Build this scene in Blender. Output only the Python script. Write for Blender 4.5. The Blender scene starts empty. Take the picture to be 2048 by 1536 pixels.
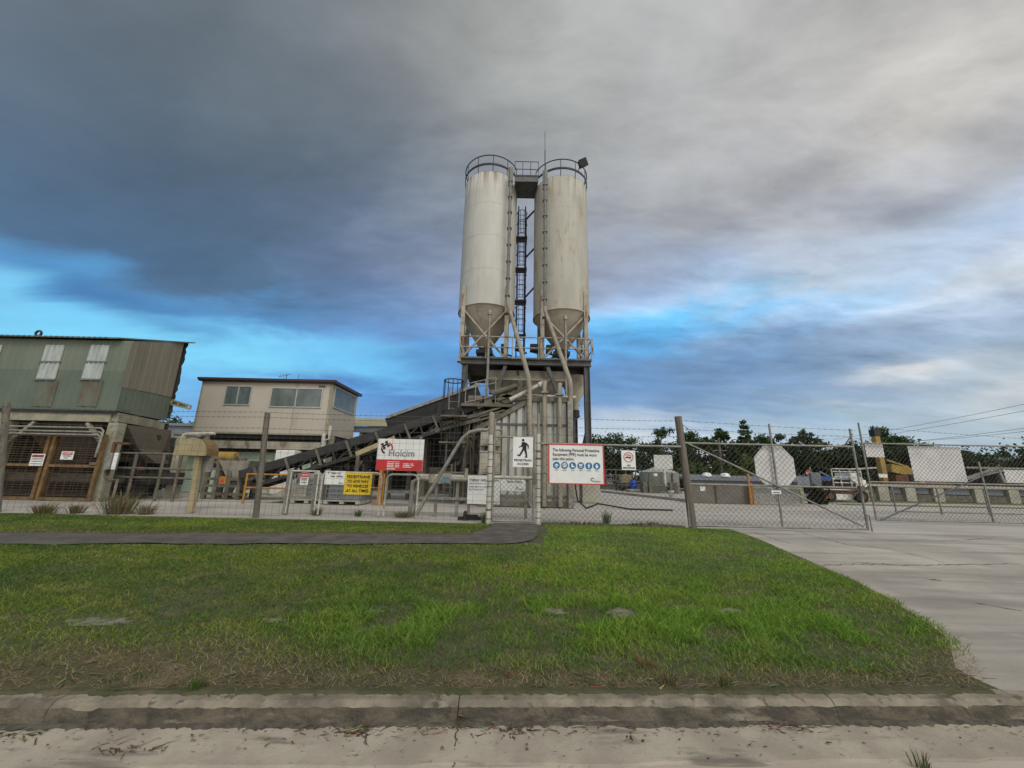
import bpy, math, random
import numpy as np
from mathutils import Vector, Matrix
random.seed(7); RNG = np.random.default_rng(7)
SC = bpy.context.scene
COL = SC.collection
R = math.radians
# ------------------------------------------------------------------ camera
F, TH, RO, H = 760.0, R(13.25), 0.022, 1.15          # focal length in px of a 2048 wide frame, pitch, roll, eye height over the yard
cam = bpy.data.cameras.new('camera'); cam.sensor_width = 36; cam.lens = 36 * F / 2048
cam.clip_start = 0.05; cam.clip_end = 3000
co = bpy.data.objects.new('camera', cam); COL.objects.link(co)
co.matrix_world = Matrix.Translation((0, 0, H)) @ Matrix.Rotation(R(90) + TH, 4, 'X') @ Matrix.Rotation(RO, 4, 'Z')
SC.camera = co
# ------------------------------------------------------------------ helpers for colour
def lin(c):
    c = c / 255.0
    return c / 12.92 if c <= 0.04045 else ((c + 0.055) / 1.055) ** 2.4
def S(r, g, b, k=1.0): return tuple(min(0.9, lin(v) / k) for v in (r, g, b)) + (1,)
# ------------------------------------------------------------------ world: broken cloud deck over clear blue sky
W = bpy.data.worlds.new('World'); SC.world = W; W.use_nodes = True
def build_world():
    nt = W.node_tree; nt.nodes.clear(); N = nt.nodes.new; L = nt.links.new
    def setin(s, v):
        if hasattr(v, 'is_output'): L(v, s)
        else: s.default_value = v
    def M(op, a, b=0.0, c=None, clamp=False):
        n = N('ShaderNodeMath'); n.operation = op; n.use_clamp = clamp
        setin(n.inputs[0], a); setin(n.inputs[1], b)
        if c is not None: setin(n.inputs[2], c)
        return n.outputs[0]
    def MIX(f, a, b, mode='MIX'):
        n = N('ShaderNodeMix'); n.data_type = 'RGBA'; n.blend_type = mode
        setin(n.inputs[0], f); setin(n.inputs[6], a); setin(n.inputs[7], b); return n.outputs[2]
    tc = N('ShaderNodeTexCoord'); sep = N('ShaderNodeSeparateXYZ'); L(tc.outputs['Generated'], sep.inputs[0])
    x, y, z = sep.outputs
    zc = M('MAXIMUM', z, 0.0)
    den = M('ADD', zc, 0.20)
    comb = N('ShaderNodeCombineXYZ'); L(M('DIVIDE', x, den), comb.inputs[0]); L(M('DIVIDE', y, den), comb.inputs[1])
    def noise(scale, detail, rough, dist=0.0, rot=0.0, sc=(1, 1, 1), off=(0, 0, 0)):
        mp = N('ShaderNodeMapping'); mp.inputs['Rotation'].default_value = (0, 0, rot); mp.inputs['Scale'].default_value = sc
        mp.inputs['Location'].default_value = off
        L(comb.outputs[0], mp.inputs[0]); n = N('ShaderNodeTexNoise'); n.inputs['Scale'].default_value = scale
        n.inputs['Detail'].default_value = detail; n.inputs['Roughness'].default_value = rough; n.inputs['Distortion'].default_value = dist
        L(mp.outputs[0], n.inputs['Vector']); return n.outputs[0]
    n1 = noise(1.1, 7, .58, .6, .5, (1, 1.9, 1)); n2 = noise(1.6, 6, .55, .4, 0, (1, 1, 1), (5, 3, 0)); n3 = noise(2.2, 8, .58, .2, .75, (.8, 1.5, 1), (2, 9, 0)); n4 = noise(4.4, 8, .58, .25, .75, (.7, 1.5, 1), (7, 1, 3))
    az = M('MULTIPLY', M('ARCTAN2', x, y), 57.29578)
    el = M('MULTIPLY', M('ARCSINE', z), 57.29578)
    wob = M('SUBTRACT', n1, .5); wob2 = M('SUBTRACT', n2, .5)
    # ragged cloud edges: elevations are read through the cloud noise, more so high up
    amp = M('MULTIPLY_ADD', zc, 16.0, 5.0)
    elw = M('ADD', M('ADD', el, M('MULTIPLY', wob, amp)), M('MULTIPLY', M('SUBTRACT', n3, .5), 5.5))
    azw = M('ADD', M('ADD', az, M('MULTIPLY', wob2, 30.0)), M('MULTIPLY', M('SUBTRACT', n4, .5), 10.0))
    E = M('DIVIDE', elw, 70.0)
    GR = {
     -180: [(0,(215,212,205)),(25,(246,243,236)),(70,(236,236,234))],
     -95: [(0,(140,155,170)),(20,(112,132,152)),(45,(128,136,144)),(70,(150,154,156))],
     -52: [(2,(160,196,230)),(6,(120,186,236)),(11,(130,216,252)),(15.5,(122,206,248)),(17.5,(92,158,212)),(21,(78,108,140)),(32,(84,103,122)),(42,(98,110,120)),(54,(111,120,127)),(70,(128,134,138))],
     -36: [(2,(170,200,230)),(6,(112,166,220)),(9.5,(104,170,228)),(12,(128,214,250)),(16.5,(124,208,248)),(18.5,(92,152,206)),(22,(80,108,138)),(33,(84,103,122)),(42,(97,109,120)),(54,(116,123,128)),(70,(134,138,140))],
     -21: [(2,(170,196,226)),(6,(116,160,210)),(10.5,(84,136,198)),(13.5,(110,190,240)),(16.5,(116,192,240)),(19,(108,152,206)),(22,(104,138,182)),(27,(104,124,156)),(33,(98,114,136)),(42,(112,122,132)),(54,(130,134,136)),(70,(142,145,146))],
     -7: [(2,(190,202,218)),(8,(92,140,198)),(14,(88,132,188)),(18,(98,160,220)),(22,(128,164,212)),(26,(136,154,186)),(34,(138,148,164)),(42,(142,148,154)),(54,(150,152,150)),(70,(156,157,156))],
     10: [(2,(208,212,220)),(6,(196,206,216)),(10,(116,154,196)),(15,(96,144,200)),(19,(94,164,226)),(22,(120,196,244)),(24,(156,190,226)),(27,(146,160,186)),(34,(160,165,174)),(44,(169,171,171)),(54,(171,173,170)),(70,(170,171,169))],
     25: [(2,(200,208,218)),(6,(188,202,214)),(9,(118,150,186)),(15,(98,138,184)),(20,(102,184,240)),(23,(116,198,246)),(25,(172,200,230)),(28,(148,165,190)),(34,(165,168,174)),(44,(173,174,174)),(54,(169,171,170)),(70,(168,169,169))],
     40: [(2,(176,190,202)),(7,(150,174,194)),(12,(122,148,178)),(17,(136,162,194)),(20.5,(150,200,240)),(22,(190,208,226)),(26,(172,182,196)),(34,(166,167,170)),(44,(172,171,170)),(70,(168,168,168))],
     55: [(2,(152,174,186)),(8,(176,186,192)),(12,(150,170,188)),(16,(168,184,202)),(19,(200,210,220)),(23,(166,184,208)),(28,(170,171,174)),(36,(182,179,174)),(46,(178,177,174)),(70,(170,170,170))],
     100: [(0,(190,195,200)),(30,(205,204,200)),(70,(190,191,190))],
     180: [(0,(215,212,205)),(25,(246,243,236)),(70,(236,236,234))],
    }
    GAIN = {-180: 1.5, 180: 1.5, 100: 1.2, -95: 1.1}
    ks = sorted(GR); cur = None
    for i, k in enumerate(ks):
        rp = N('ShaderNodeValToRGB'); L(E, rp.inputs[0]); cr = rp.color_ramp; cr.interpolation = 'LINEAR'
        st = GR[k]
        while len(cr.elements) < len(st): cr.elements.new(.5)
        for e, (p, c) in zip(cr.elements, st):
            e.position = p / 70; g = GAIN.get(k, 1); e.color = tuple(lin(v) * g for v in c) + (1,)
        if cur is None: cur = rp.outputs[0]
        else:
            mr = N('ShaderNodeMapRange'); mr.interpolation_type = 'LINEAR' ; L(azw, mr.inputs[0])
            mr.inputs[1].default_value = ks[i - 1]; mr.inputs[2].default_value = k
            cur = MIX(mr.outputs[0], cur, rp.outputs[0])
    # single clouds: (azimuth, elevation, half widths, colour, strength)
    for a0, e0, sa, se, c, s in [(-48, 17.2, 7, 1.3, (66, 116, 170), .8), (-42, 15.4, 4.5, 1.0, (74, 130, 186), .6), (47.5, 11.3, 4.6, 1.1, (214, 214, 212), .9), (54, 7.6, 5, 1.8, (190, 196, 198), .75),
                                 (27, 15, 9, 2.0, (112, 140, 172), .6), (16, 8, 5, 1.2, (206, 212, 218), .4), (51, 27, 4, 1.3, (138, 142, 152), .55), (-11, 29, 3.5, 1.1, (150, 164, 186), .5), (20, 25.5, 3.5, 1.2, (118, 140, 180), .4)]:
        u = M('DIVIDE', M('SUBTRACT', M('ADD', az, M('MULTIPLY', wob2, 9.0)), a0), sa)
        v = M('DIVIDE', M('SUBTRACT', M('ADD', el, M('MULTIPLY', wob, 6.0)), e0), se)
        g = M('MULTIPLY', M('EXPONENT', M('MULTIPLY', M('ADD', M('MULTIPLY', u, u), M('MULTIPLY', v, v)), -1.0)), s)
        cur = MIX(g, cur, tuple(lin(q) for q in c) + (1,))
    bri = M('ADD', M('MULTIPLY', M('SUBTRACT', n3, .5), 1.5), M('MULTIPLY', M('SUBTRACT', n4, .5), 1.5))
    bri = M('MULTIPLY', bri, M('MULTIPLY_ADD', x, .42, .56))
    bri = M('MULTIPLY', bri, M('MULTIPLY_ADD', zc, 2.2, .22, clamp=True))
    bri = M('ADD', bri, M('MULTIPLY_ADD', x, .10, 1.12))
    mul = N('ShaderNodeVectorMath'); mul.operation = 'SCALE'; L(cur, mul.inputs[0]); L(bri, mul.inputs['Scale'])
    sky = N('ShaderNodeTexSky'); sky.sky_type = 'NISHITA'; sky.sun_disc = False; sky.sun_elevation = R(48); sky.sun_rotation = R(150)
    b1 = N('ShaderNodeBackground'); L(sky.outputs[0], b1.inputs[0]); b1.inputs[1].default_value = .08
    b2 = N('ShaderNodeBackground'); L(mul.outputs[0], b2.inputs[0]); b2.inputs[1].default_value = 1.0
    ms = N('ShaderNodeMixShader'); ms.inputs[0].default_value = .92; L(b1.outputs[0], ms.inputs[1]); L(b2.outputs[0], ms.inputs[2])
    out = N('ShaderNodeOutputWorld'); L(ms.outputs[0], out.inputs[0])
    W.cycles.sampling_method = 'MANUAL'; W.cycles.sample_map_resolution = 512
build_world()
# soft sun behind thin cloud, high behind the viewer's right shoulder
sun = bpy.data.lights.new('sun', 'SUN'); sun.energy = 1.4; sun.angle = R(24); sun.color = (1, .95, .87)
so = bpy.data.objects.new('sun', sun); COL.objects.link(so); so.location = (20, -30, 40)
sd = Vector((math.sin(R(150)) * math.cos(R(48)), math.cos(R(150)) * math.cos(R(48)), math.sin(R(48))))
so.rotation_euler = sd.to_track_quat('Z', 'Y').to_euler()
SC.view_settings.view_transform = 'Standard'; SC.view_settings.look = 'None'; SC.view_settings.exposure = 0; SC.view_settings.gamma = 1
SC.view_settings.use_curve_mapping = False
# ------------------------------------------------------------------ geometry helpers
def ray(px, py):
    u, v = px - 1024, py - 768; c, s = math.cos(RO), math.sin(RO)
    a = (u * c + v * s) / F; b = (-u * s + v * c) / F
    return a, math.cos(TH) + b * math.sin(TH), math.sin(TH) - b * math.cos(TH)
def at(px, py, Y):                                    # the point of the place at distance Y seen at a photo pixel
    x, y, z = ray(px, py); return Vector((x / y * Y, Y, H + z / y * Y))
def gnd(px, py, z=0.0):
    x, y, zz = ray(px, py); t = (z - H) / zz; return Vector((x * t, y * t, z))
def ongr(px, py, zf):
    z = 0.0
    for _ in range(8): p = gnd(px, py, z); z = zf(p.x, p.y)
    return Vector((p.x, p.y, z))
OFF = {}; OFFLAST = ['']
def off(o): return OFF.get(o.name, Vector((0, 0, 0)))
class MB:
    def __init__(s): s.v = []; s.f = []; s.sm = []
    def add(s, vs, fs, sm=False):
        b = len(s.v); s.v += [tuple(v) for v in vs]; s.f += [[i + b for i in f] for f in fs]; s.sm += [sm] * len(fs); return s
    def box(s, a, b):
        x0, x1 = sorted((a[0], b[0])); y0, y1 = sorted((a[1], b[1])); z0, z1 = sorted((a[2], b[2]))
        return s.add([(x0,y0,z0),(x1,y0,z0),(x1,y1,z0),(x0,y1,z0),(x0,y0,z1),(x1,y0,z1),(x1,y1,z1),(x0,y1,z1)],
                     [[0,3,2,1],[4,5,6,7],[0,1,5,4],[1,2,6,5],[2,3,7,6],[3,0,4,7]])
    def bar(s, p, q, w, h=None, up=(0, 0, 1)):        # rectangular bar: w sideways, h along up
        h = w if h is None else h; p, q = Vector(p), Vector(q); d = (q - p).normalized(); u = Vector(up)
        if abs(d.dot(u)) > .98: u = Vector((0, 1, 0))
        r = d.cross(u).normalized() * (w / 2); u2 = r.cross(d).normalized() * (h / 2)
        vs = [p - r - u2, p + r - u2, p + r + u2, p - r + u2, q - r - u2, q + r - u2, q + r + u2, q - r + u2]
        return s.add(vs, [[0,1,2,3],[7,6,5,4],[0,4,5,1],[1,5,6,2],[2,6,7,3],[3,7,4,0]])
    def tube(s, pts, r, n=8, cap=True):
        pts = [Vector(p) for p in pts]; rs = r if isinstance(r, (list, tuple)) else [r] * len(pts)
        d0 = (pts[1] - pts[0]).normalized(); a = Vector((0, 0, 1)) if abs(d0.z) < .9 else Vector((0, 1, 0))
        u = d0.cross(a).normalized(); rings = []; vs = []
        for i, p in enumerate(pts):
            d = ((pts[min(i + 1, len(pts) - 1)] - pts[max(i - 1, 0)])).normalized()
            u = (u - d * u.dot(d)).normalized(); w = d.cross(u)
            vs += [p + (u * math.cos(2 * math.pi * k / n) + w * math.sin(2 * math.pi * k / n)) * rs[i] for k in range(n)]
        fs = [[i * n + k, i * n + (k + 1) % n, (i + 1) * n + (k + 1) % n, (i + 1) * n + k] for i in range(len(pts) - 1) for k in range(n)]
        s.add(vs, fs, n > 4)
        if cap: s.add(vs[:n], [list(range(n))[::-1]]); s.add(vs[-n:], [list(range(n))])
        return s
    def lathe(s, c, prof, n=32, a0=0.0, a1=2 * math.pi, sm=True):
        full = abs(a1 - a0 - 2 * math.pi) < 1e-6; m = n if full else n + 1; c = Vector(c)
        vs = [c + Vector((r * math.cos(a0 + (a1 - a0) * k / n), r * math.sin(a0 + (a1 - a0) * k / n), z)) for r, z in prof for k in range(m)]
        fs = [[i * m + k, i * m + (k + 1) % m, (i + 1) * m + (k + 1) % m, (i + 1) * m + k] for i in range(len(prof) - 1) for k in range(n)]
        return s.add(vs, fs, sm)
    def prism(s, poly, d):
        d = Vector(d); n = len(poly); vs = [Vector(p) for p in poly] + [Vector(p) + d for p in poly]
        return s.add(vs, [list(range(n))[::-1], list(range(n, 2 * n))] + [[i, (i + 1) % n, n + (i + 1) % n, n + i] for i in range(n)])
    def corr(s, p, q, ztop, zbot, pitch=.2, dep=.04, t=.01, nrm=(0, -1, 0)):   # ribbed sheet between two plan points
        p, q = Vector((p[0], p[1], 0)), Vector((q[0], q[1], 0)); L = (q - p).length; n = max(2, int(L / pitch)); nrm = Vector(nrm); pr = []
        for i in range(n):
            for fr, hgt in ((0, 0), (.62, 0), (.72, 1), (.9, 1)): pr.append(((i + fr) / n, hgt))
        pr.append((1, 0)); vs = []
        zt = ztop if callable(ztop) else (lambda t_: ztop); zb = zbot if callable(zbot) else (lambda t_: zbot)
        for f_, h_ in pr:
            b = p.lerp(q, f_) + nrm * dep * h_
            vs += [Vector((b.x, b.y, zb(f_))), Vector((b.x, b.y, zt(f_)))]
        m = len(pr); s.add(vs, [[2 * i, 2 * i + 2, 2 * i + 3, 2 * i + 1] for i in range(m - 1)])
        s.add([v - nrm * t for v in vs], [[2 * i, 2 * i + 1, 2 * i + 3, 2 * i + 2] for i in range(m - 1)]); return s
    def build(s, name, m, parent=None, bevel=0, **kw):
        me = bpy.data.meshes.new(name); V = np.array(s.v, dtype=float).reshape(-1, 3)
        if parent is not None: o0 = off(parent)
        else:
            lo, hi = V.min(0), V.max(0); o0 = Vector(((lo[0] + hi[0]) / 2, (lo[1] + hi[1]) / 2, lo[2]))
        if kw.get('kind') == 'structure': o0 = Vector((0, 0, 0))
        me.from_pydata([tuple(v) for v in (V - np.array(o0))], [], s.f); me.polygons.foreach_set('use_smooth', s.sm)
        me.materials.append(m); me.update(); o = bpy.data.objects.new(name, me); COL.objects.link(o)
        OFFLAST[0] = o.name
        if parent is not None: o.parent = parent; OFF[o.name] = o0
        else: o.location = o0; OFF[o.name] = o0
        if bevel:
            b = o.modifiers.new('bevel', 'BEVEL'); b.width = bevel; b.segments = 2; b.limit_method = 'ANGLE'
        tag(o, **kw); return o
def tag(o, label=None, cat=None, group=None, kind=None):
    if label: o['label'] = label
    if cat: o['category'] = cat
    if group: o['group'] = group
    if kind: o['kind'] = kind
def thing(name, label, cat, loc, group=None):
    o = bpy.data.objects.new(name, None); COL.objects.link(o); o.location = loc; o.empty_display_size = .2
    OFF[o.name] = Vector(loc); tag(o, label, cat, group); return o
def copytree(o, parent=None):
    c = o.copy(); COL.objects.link(c)
    if parent is not None: c.parent = parent
    for ch in o.children: copytree(ch, c)
    return c
def npmesh(name, V, k, m, col=None, parent=None, org=(0, 0, 0), **kw):    # many k-sided faces at once
    V = np.asarray(V, np.float32).reshape(-1, 3) - np.array(org, np.float32); nf = len(V) // k; me = bpy.data.meshes.new(name)
    me.vertices.add(len(V)); me.vertices.foreach_set('co', V.ravel()); me.loops.add(len(V)); me.loops.foreach_set('vertex_index', np.arange(len(V), dtype=np.int32))
    me.polygons.add(nf); me.polygons.foreach_set('loop_start', np.arange(nf, dtype=np.int32) * k)
    if col is not None:
        ca = me.attributes.new('Col', 'FLOAT_COLOR', 'POINT'); c4 = np.ones((len(V), 4), np.float32); c4[:, :3] = np.repeat(col, k, 0); ca.data.foreach_set('color', c4.ravel())
    me.materials.append(m); me.update(calc_edges=True); o = bpy.data.objects.new(name, me); COL.objects.link(o)
    if parent is not None: o.parent = parent
    else: o.location = org
    OFF[o.name] = Vector(org); tag(o, **kw); return o
def vnoise(x, y, seed=0):
    r = np.random.default_rng(seed).random((256, 256)); xi = np.floor(x).astype(int); yi = np.floor(y).astype(int); fx = x - xi; fy = y - yi
    fx = fx * fx * (3 - 2 * fx); fy = fy * fy * (3 - 2 * fy); g = lambda a, b: r[a % 256, b % 256]
    return (g(xi, yi) * (1 - fx) + g(xi + 1, yi) * fx) * (1 - fy) + (g(xi, yi + 1) * (1 - fx) + g(xi + 1, yi + 1) * fx) * fy
def fbm(x, y, seed=0): return (vnoise(x, y, seed) + .5 * vnoise(x * 2.1, y * 2.1, seed + 1) + .25 * vnoise(x * 4.3, y * 4.3, seed + 2)) / 1.75
# ------------------------------------------------------------------ materials
def mat(name, c1, c2=None, rough=.75, scale=3.0, sc=(1, 1, 1), metal=0.0, lo=.35, hi=.65, bump=0.0, bscale=40.0, layers=(), spec=.35, detail=6):
    """c1..c2 by noise; layers = (colour, scale, (sx,sy,sz), lo, hi, opacity[, (z0,z1)]) stains, the last optional: only between object heights"""
    m = bpy.data.materials.new(name); m.use_nodes = True; nt = m.node_tree; N = nt.nodes.new; L = nt.links.new
    p = nt.nodes['Principled BSDF']; p.inputs['Roughness'].default_value = rough; p.inputs['Metallic'].default_value = metal
    p.inputs['Specular IOR Level'].default_value = spec
    tc = N('ShaderNodeTexCoord')
    def nz(scale, sc, detail=6, loc=0.0):
        mp = N('ShaderNodeMapping'); mp.inputs['Scale'].default_value = sc; mp.inputs['Location'].default_value = (loc, loc * .7, loc * .3); L(tc.outputs['Object'], mp.inputs[0])
        n = N('ShaderNodeTexNoise'); n.inputs['Scale'].default_value = scale; n.inputs['Detail'].default_value = detail; n.inputs['Roughness'].default_value = .6; L(mp.outputs[0], n.inputs['Vector']); return n.outputs[0]
    def mr(v, lo, hi, t=1.0):
        n = N('ShaderNodeMapRange'); n.interpolation_type = 'SMOOTHSTEP'; L(v, n.inputs[0]); n.inputs[1].default_value = lo; n.inputs[2].default_value = hi; n.inputs[4].default_value = t; return n.outputs[0]
    def mx(f, a, b):
        n = N('ShaderNodeMix'); n.data_type = 'RGBA'; L(f, n.inputs[0])
        for s_, v in ((n.inputs[6], a), (n.inputs[7], b)):
            if isinstance(v, tuple): s_.default_value = v
            else: L(v, s_)
        return n.outputs[2]
    cur = mx(mr(nz(scale, sc, detail), lo, hi), c1, c2 or tuple(v * .82 for v in c1[:3]) + (1,))
    for i, ly in enumerate(layers):
        f = mr(nz(ly[1], ly[2], 7, 3.7 * (i + 1)), ly[3], ly[4], ly[5])
        if len(ly) > 6:
            sp = N('ShaderNodeSeparateXYZ'); L(tc.outputs['Object'], sp.inputs[0]); g = mr(sp.outputs[2], ly[6][0], ly[6][1])
            mm = N('ShaderNodeMath'); mm.operation = 'MULTIPLY'; L(f, mm.inputs[0]); L(g, mm.inputs[1]); f = mm.outputs[0]
        cur = mx(f, cur, ly[0])
    L(cur, p.inputs['Base Color'])
    if bump:
        b = N('ShaderNodeBump'); b.inputs['Strength'].default_value = bump; b.inputs['Distance'].default_value = .02; L(nz(bscale, (1, 1, 1), 8), b.inputs['Height']); L(b.outputs[0], p.inputs['Normal'])
    return m
def leafmat(name, rough=.6, trans=.25):
    m = bpy.data.materials.new(name); m.use_nodes = True; nt = m.node_tree; p = nt.nodes['Principled BSDF']; p.inputs['Roughness'].default_value = rough; p.inputs['Specular IOR Level'].default_value = .25
    a = nt.nodes.new('ShaderNodeAttribute'); a.attribute_name = 'Col'; nt.links.new(a.outputs['Color'], p.inputs['Base Color'])
    t = nt.nodes.new('ShaderNodeBsdfTranslucent'); nt.links.new(a.outputs['Color'], t.inputs[0]); x = nt.nodes.new('ShaderNodeMixShader'); x.inputs[0].default_value = trans
    nt.links.new(p.outputs[0], x.inputs[1]); nt.links.new(t.outputs[0], x.inputs[2]); nt.links.new(x.outputs[0], nt.nodes['Material Output'].inputs[0]); return m
RUST = (.16, .075, .03, 1); GRIME = (.06, .055, .045, 1)
M = {}
M['concrete'] = mat('concrete', (.39,.36,.315,1), (.29,.265,.23,1), .9, .7, bump=.25, bscale=30, layers=[((.13,.12,.105,1), .5, (.35,2.2,1), .50, .68, .6), ((.19,.175,.155,1), 2.4, (.10,1.6,1), .48, .64, .65), ((.15,.14,.125,1), .35, (.5,2.5,1), .52, .74, .5), ((.47,.44,.39,1), 2.2, (.6,1.4,1), .58, .75, .5), ((.10,.09,.08,1), 9, (1,1,1), .66, .74, .5)])
M['yard'] = mat('yard_concrete', (.39,.365,.325,1), (.30,.28,.25,1), .9, .5, (.4,1.6,1), bump=.2, bscale=20, layers=[((.17,.16,.15,1), .4, (.25,2.2,1), .56, .72, .6), ((.50,.48,.44,1), 1.6, (.4,1.6,1), .6, .75, .5)])
M['road'] = mat('road_concrete', (.385,.345,.285,1), (.32,.285,.235,1), .92, 1.2, (.5,2,1), bump=.15, bscale=60, layers=[((.36,.25,.21,1), .5, (.4,1.4,1), .5, .7, .45), ((.16,.14,.12,1), 1.0, (.6,4,1), .62, .74, .5), ((.10,.09,.08,1), 30, (1,1,1), .68, .75, .5)])
M['gutter'] = mat('gutter_concrete', (.335,.30,.24,1), (.25,.22,.175,1), .92, 3, bump=.25, bscale=50, layers=[((.12,.1,.085,1), 1.6, (.8,5,1), .55, .68, .75), ((.09,.08,.07,1), 18, (1,2,1), .62, .7, .7)])
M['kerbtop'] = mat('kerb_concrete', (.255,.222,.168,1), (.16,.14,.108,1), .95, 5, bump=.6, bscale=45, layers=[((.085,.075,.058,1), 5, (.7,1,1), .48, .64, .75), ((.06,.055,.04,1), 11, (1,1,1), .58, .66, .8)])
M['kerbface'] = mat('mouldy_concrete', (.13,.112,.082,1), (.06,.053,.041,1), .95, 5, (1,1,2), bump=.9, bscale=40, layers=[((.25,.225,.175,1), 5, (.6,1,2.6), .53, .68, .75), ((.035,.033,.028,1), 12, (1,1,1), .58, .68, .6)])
M['soil'] = mat('soil', (.085,.076,.042,1), (.05,.058,.022,1), .98, 6, bump=.8, bscale=35, layers=[((.16,.12,.08,1), 3, (1,1,1), .55, .7, .6)])
M['gravel'] = mat('bare_ground', (.23,.21,.17,1), (.11,.10,.075,1), .98, 14, bump=.9, bscale=60)
M['asphalt'] = mat('asphalt', (.105,.094,.082,1), (.066,.06,.053,1), .95, 3, bump=.4, bscale=90, layers=[((.13,.11,.09,1), 2, (.5,2,1), .6, .72, .5)])
M['farground'] = mat('far_ground', (.16,.16,.12,1), (.1,.11,.07,1), .95, .2)
M['fargrass'] = mat('far_grass', (.09,.12,.03,1), (.12,.12,.05,1), .95, 1.2)
M['silo'] = mat('silo_paint', (.455,.45,.41,1), (.40,.395,.355,1), .6, 1.2, (1,1,.35), layers=[((.36,.32,.24,1), 3.5, (1,1,.09), .52, .68, .4), ((.20,.125,.06,1), 6, (1,1,.05), .47, .63, .8, (8.6, 11.4)), ((.09,.065,.04,1), 10, (1,1,.04), .50, .62, .85, (9.4, 11.6))])
M['silo_stained'] = mat('silo_stained', (.385,.375,.325,1), (.33,.315,.268,1), .65, 1.2, (1,1,.35), layers=[((.28,.235,.16,1), 3.2, (1,1,.08), .5, .70, .4), ((.16,.115,.065,1), 7, (1,1,.05), .48, .65, .6, (7.8, 11.2)), ((.27,.15,.06,1), 1.9, (1,1,.3), .54, .70, .75), ((.22,.19,.14,1), 11, (1,1,.035), .54, .72, .35)])
M['cone'] = mat('silo_cone', (.42,.38,.30,1), (.33,.29,.22,1), .65, 1.5, layers=[((.17,.12,.07,1), 2.5, (1,1,.3), .55, .7, .6)])
M['steel'] = mat('painted_steel', (.10,.105,.105,1), (.065,.068,.066,1), .6, 3, layers=[((.2,.18,.15,1), 5, (1,1,1), .58, .7, .5), (RUST, 7, (1,1,1), .6, .7, .5)])
M['darksteel'] = mat('dark_steel', (.032,.032,.032,1), (.02,.02,.02,1), .6, 4, layers=[((.09,.08,.065,1), 6, (1,1,1), .6, .7, .5)])
M['rustcream'] = mat('rusting_cream_paint', (.36,.335,.275,1), (.28,.255,.205,1), .65, 3, layers=[(RUST, 3.5, (1,1,.4), .48, .6, .9)])
M['galv'] = mat('galvanised_steel', (.27,.262,.235,1), (.18,.172,.15,1), .6, 6, metal=.2, layers=[((.14,.11,.08,1), 9, (1,1,1), .58, .68, .6)])
M['wire'] = mat('fence_wire', (.125,.115,.10,1), (.085,.078,.066,1), .6, 8, metal=.2)
M['oldwire'] = mat('old_wire', (.12,.11,.1,1), (.09,.08,.07,1), .7, 8)
M['pipegrey'] = mat('dull_grey_pipe', (.17,.165,.15,1), (.12,.117,.105,1), .6, 5)
M['timber'] = mat('weathered_timber', (.17,.15,.12,1), (.11,.097,.078,1), .9, 3, (6,6,.5), bump=.5)
M['whitepipe'] = mat('white_pipe', (.52,.50,.44,1), (.38,.365,.31,1), .6, 5, layers=[((.17,.13,.09,1), 9, (1,1,.6), .57, .66, .8)])
M['greypipe'] = mat('dusty_pipe', (.29,.265,.205,1), (.20,.18,.14,1), .7, 3, (1,1,.4), layers=[((.13,.1,.07,1), 6, (1,1,.5), .58, .7, .6)])
M['corr'] = mat('ribbed_sheet', (.40,.40,.36,1), (.29,.285,.255,1), .6, 2, (1,1,.4), layers=[((.17,.155,.13,1), 2.2, (1,1,.35), .55, .68, .6), (RUST, 3.3, (1,1,.3), .63, .72, .6)])
M['hopper'] = mat('hopper_paint', (.35,.325,.265,1), (.25,.23,.18,1), .7, 1.5, layers=[((.12,.09,.06,1), 2.6, (1,1,.4), .5, .66, .8)])
M['dust'] = mat('cement_dust_steel', (.15,.135,.105,1), (.09,.08,.06,1), .85, 3, layers=[((.25,.22,.17,1), 5, (1,1,1), .57, .7, .6)])
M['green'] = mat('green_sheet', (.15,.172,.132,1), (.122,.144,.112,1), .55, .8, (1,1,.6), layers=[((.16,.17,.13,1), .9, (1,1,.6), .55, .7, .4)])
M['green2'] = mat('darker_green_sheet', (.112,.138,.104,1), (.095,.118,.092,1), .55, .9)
M['greenroof'] = mat('green_roof_edge', (.12,.16,.13,1), (.09,.12,.10,1), .5, 2)
M['tan'] = mat('tan_sheet', (.235,.21,.155,1), (.195,.172,.125,1), .85, 1.2, (2,2,.4), layers=[((.02,.02,.018,1), 5, (1,1,.14), .47, .56, .95, (.95, .15))])
M['skylight'] = mat('fibreglass_sheet', (.42,.45,.43,1), (.30,.33,.32,1), .5, 3, (3,1,.5))
M['stain'] = mat('mud_stain', (.105,.085,.06,1), (.125,.135,.105,1), .9, 1.6, (1.5,1,.9), layers=[((.115,.145,.115,1), 1.3, (1,1,1), .52, .62, .9)])
M['cream'] = mat('cream_steel', (.31,.295,.215,1), (.22,.21,.15,1), .6, 3, layers=[((.15,.11,.07,1), 6, (1,1,1), .6, .7, .6)])
M['office'] = mat('office_wall', (.44,.40,.335,1), (.405,.365,.305,1), .7, .8, layers=[((.29,.25,.2,1), 1.3, (1,1,.2), .56, .72, .45)])
M['maroon'] = mat('maroon_fascia', (.05,.028,.026,1), (.04,.022,.02,1), .5, 3)
M['glass'] = mat('tinted_window', (.075,.10,.10,1), (.13,.155,.15,1), .12, 1.6, (2,1,.8), spec=.6)
M['alu'] = mat('aluminium', (.48,.47,.43,1), None, .45, 4, metal=.3)
M['black'] = mat('black_paint', (.015,.015,.015,1), None, .6, 3)
M['dark'] = mat('dark_interior', (.022,.023,.025,1), (.035,.034,.03,1), .9, 1)  # near-black puts interior shade into back sheets; also colours hood, trims, cab
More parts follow.
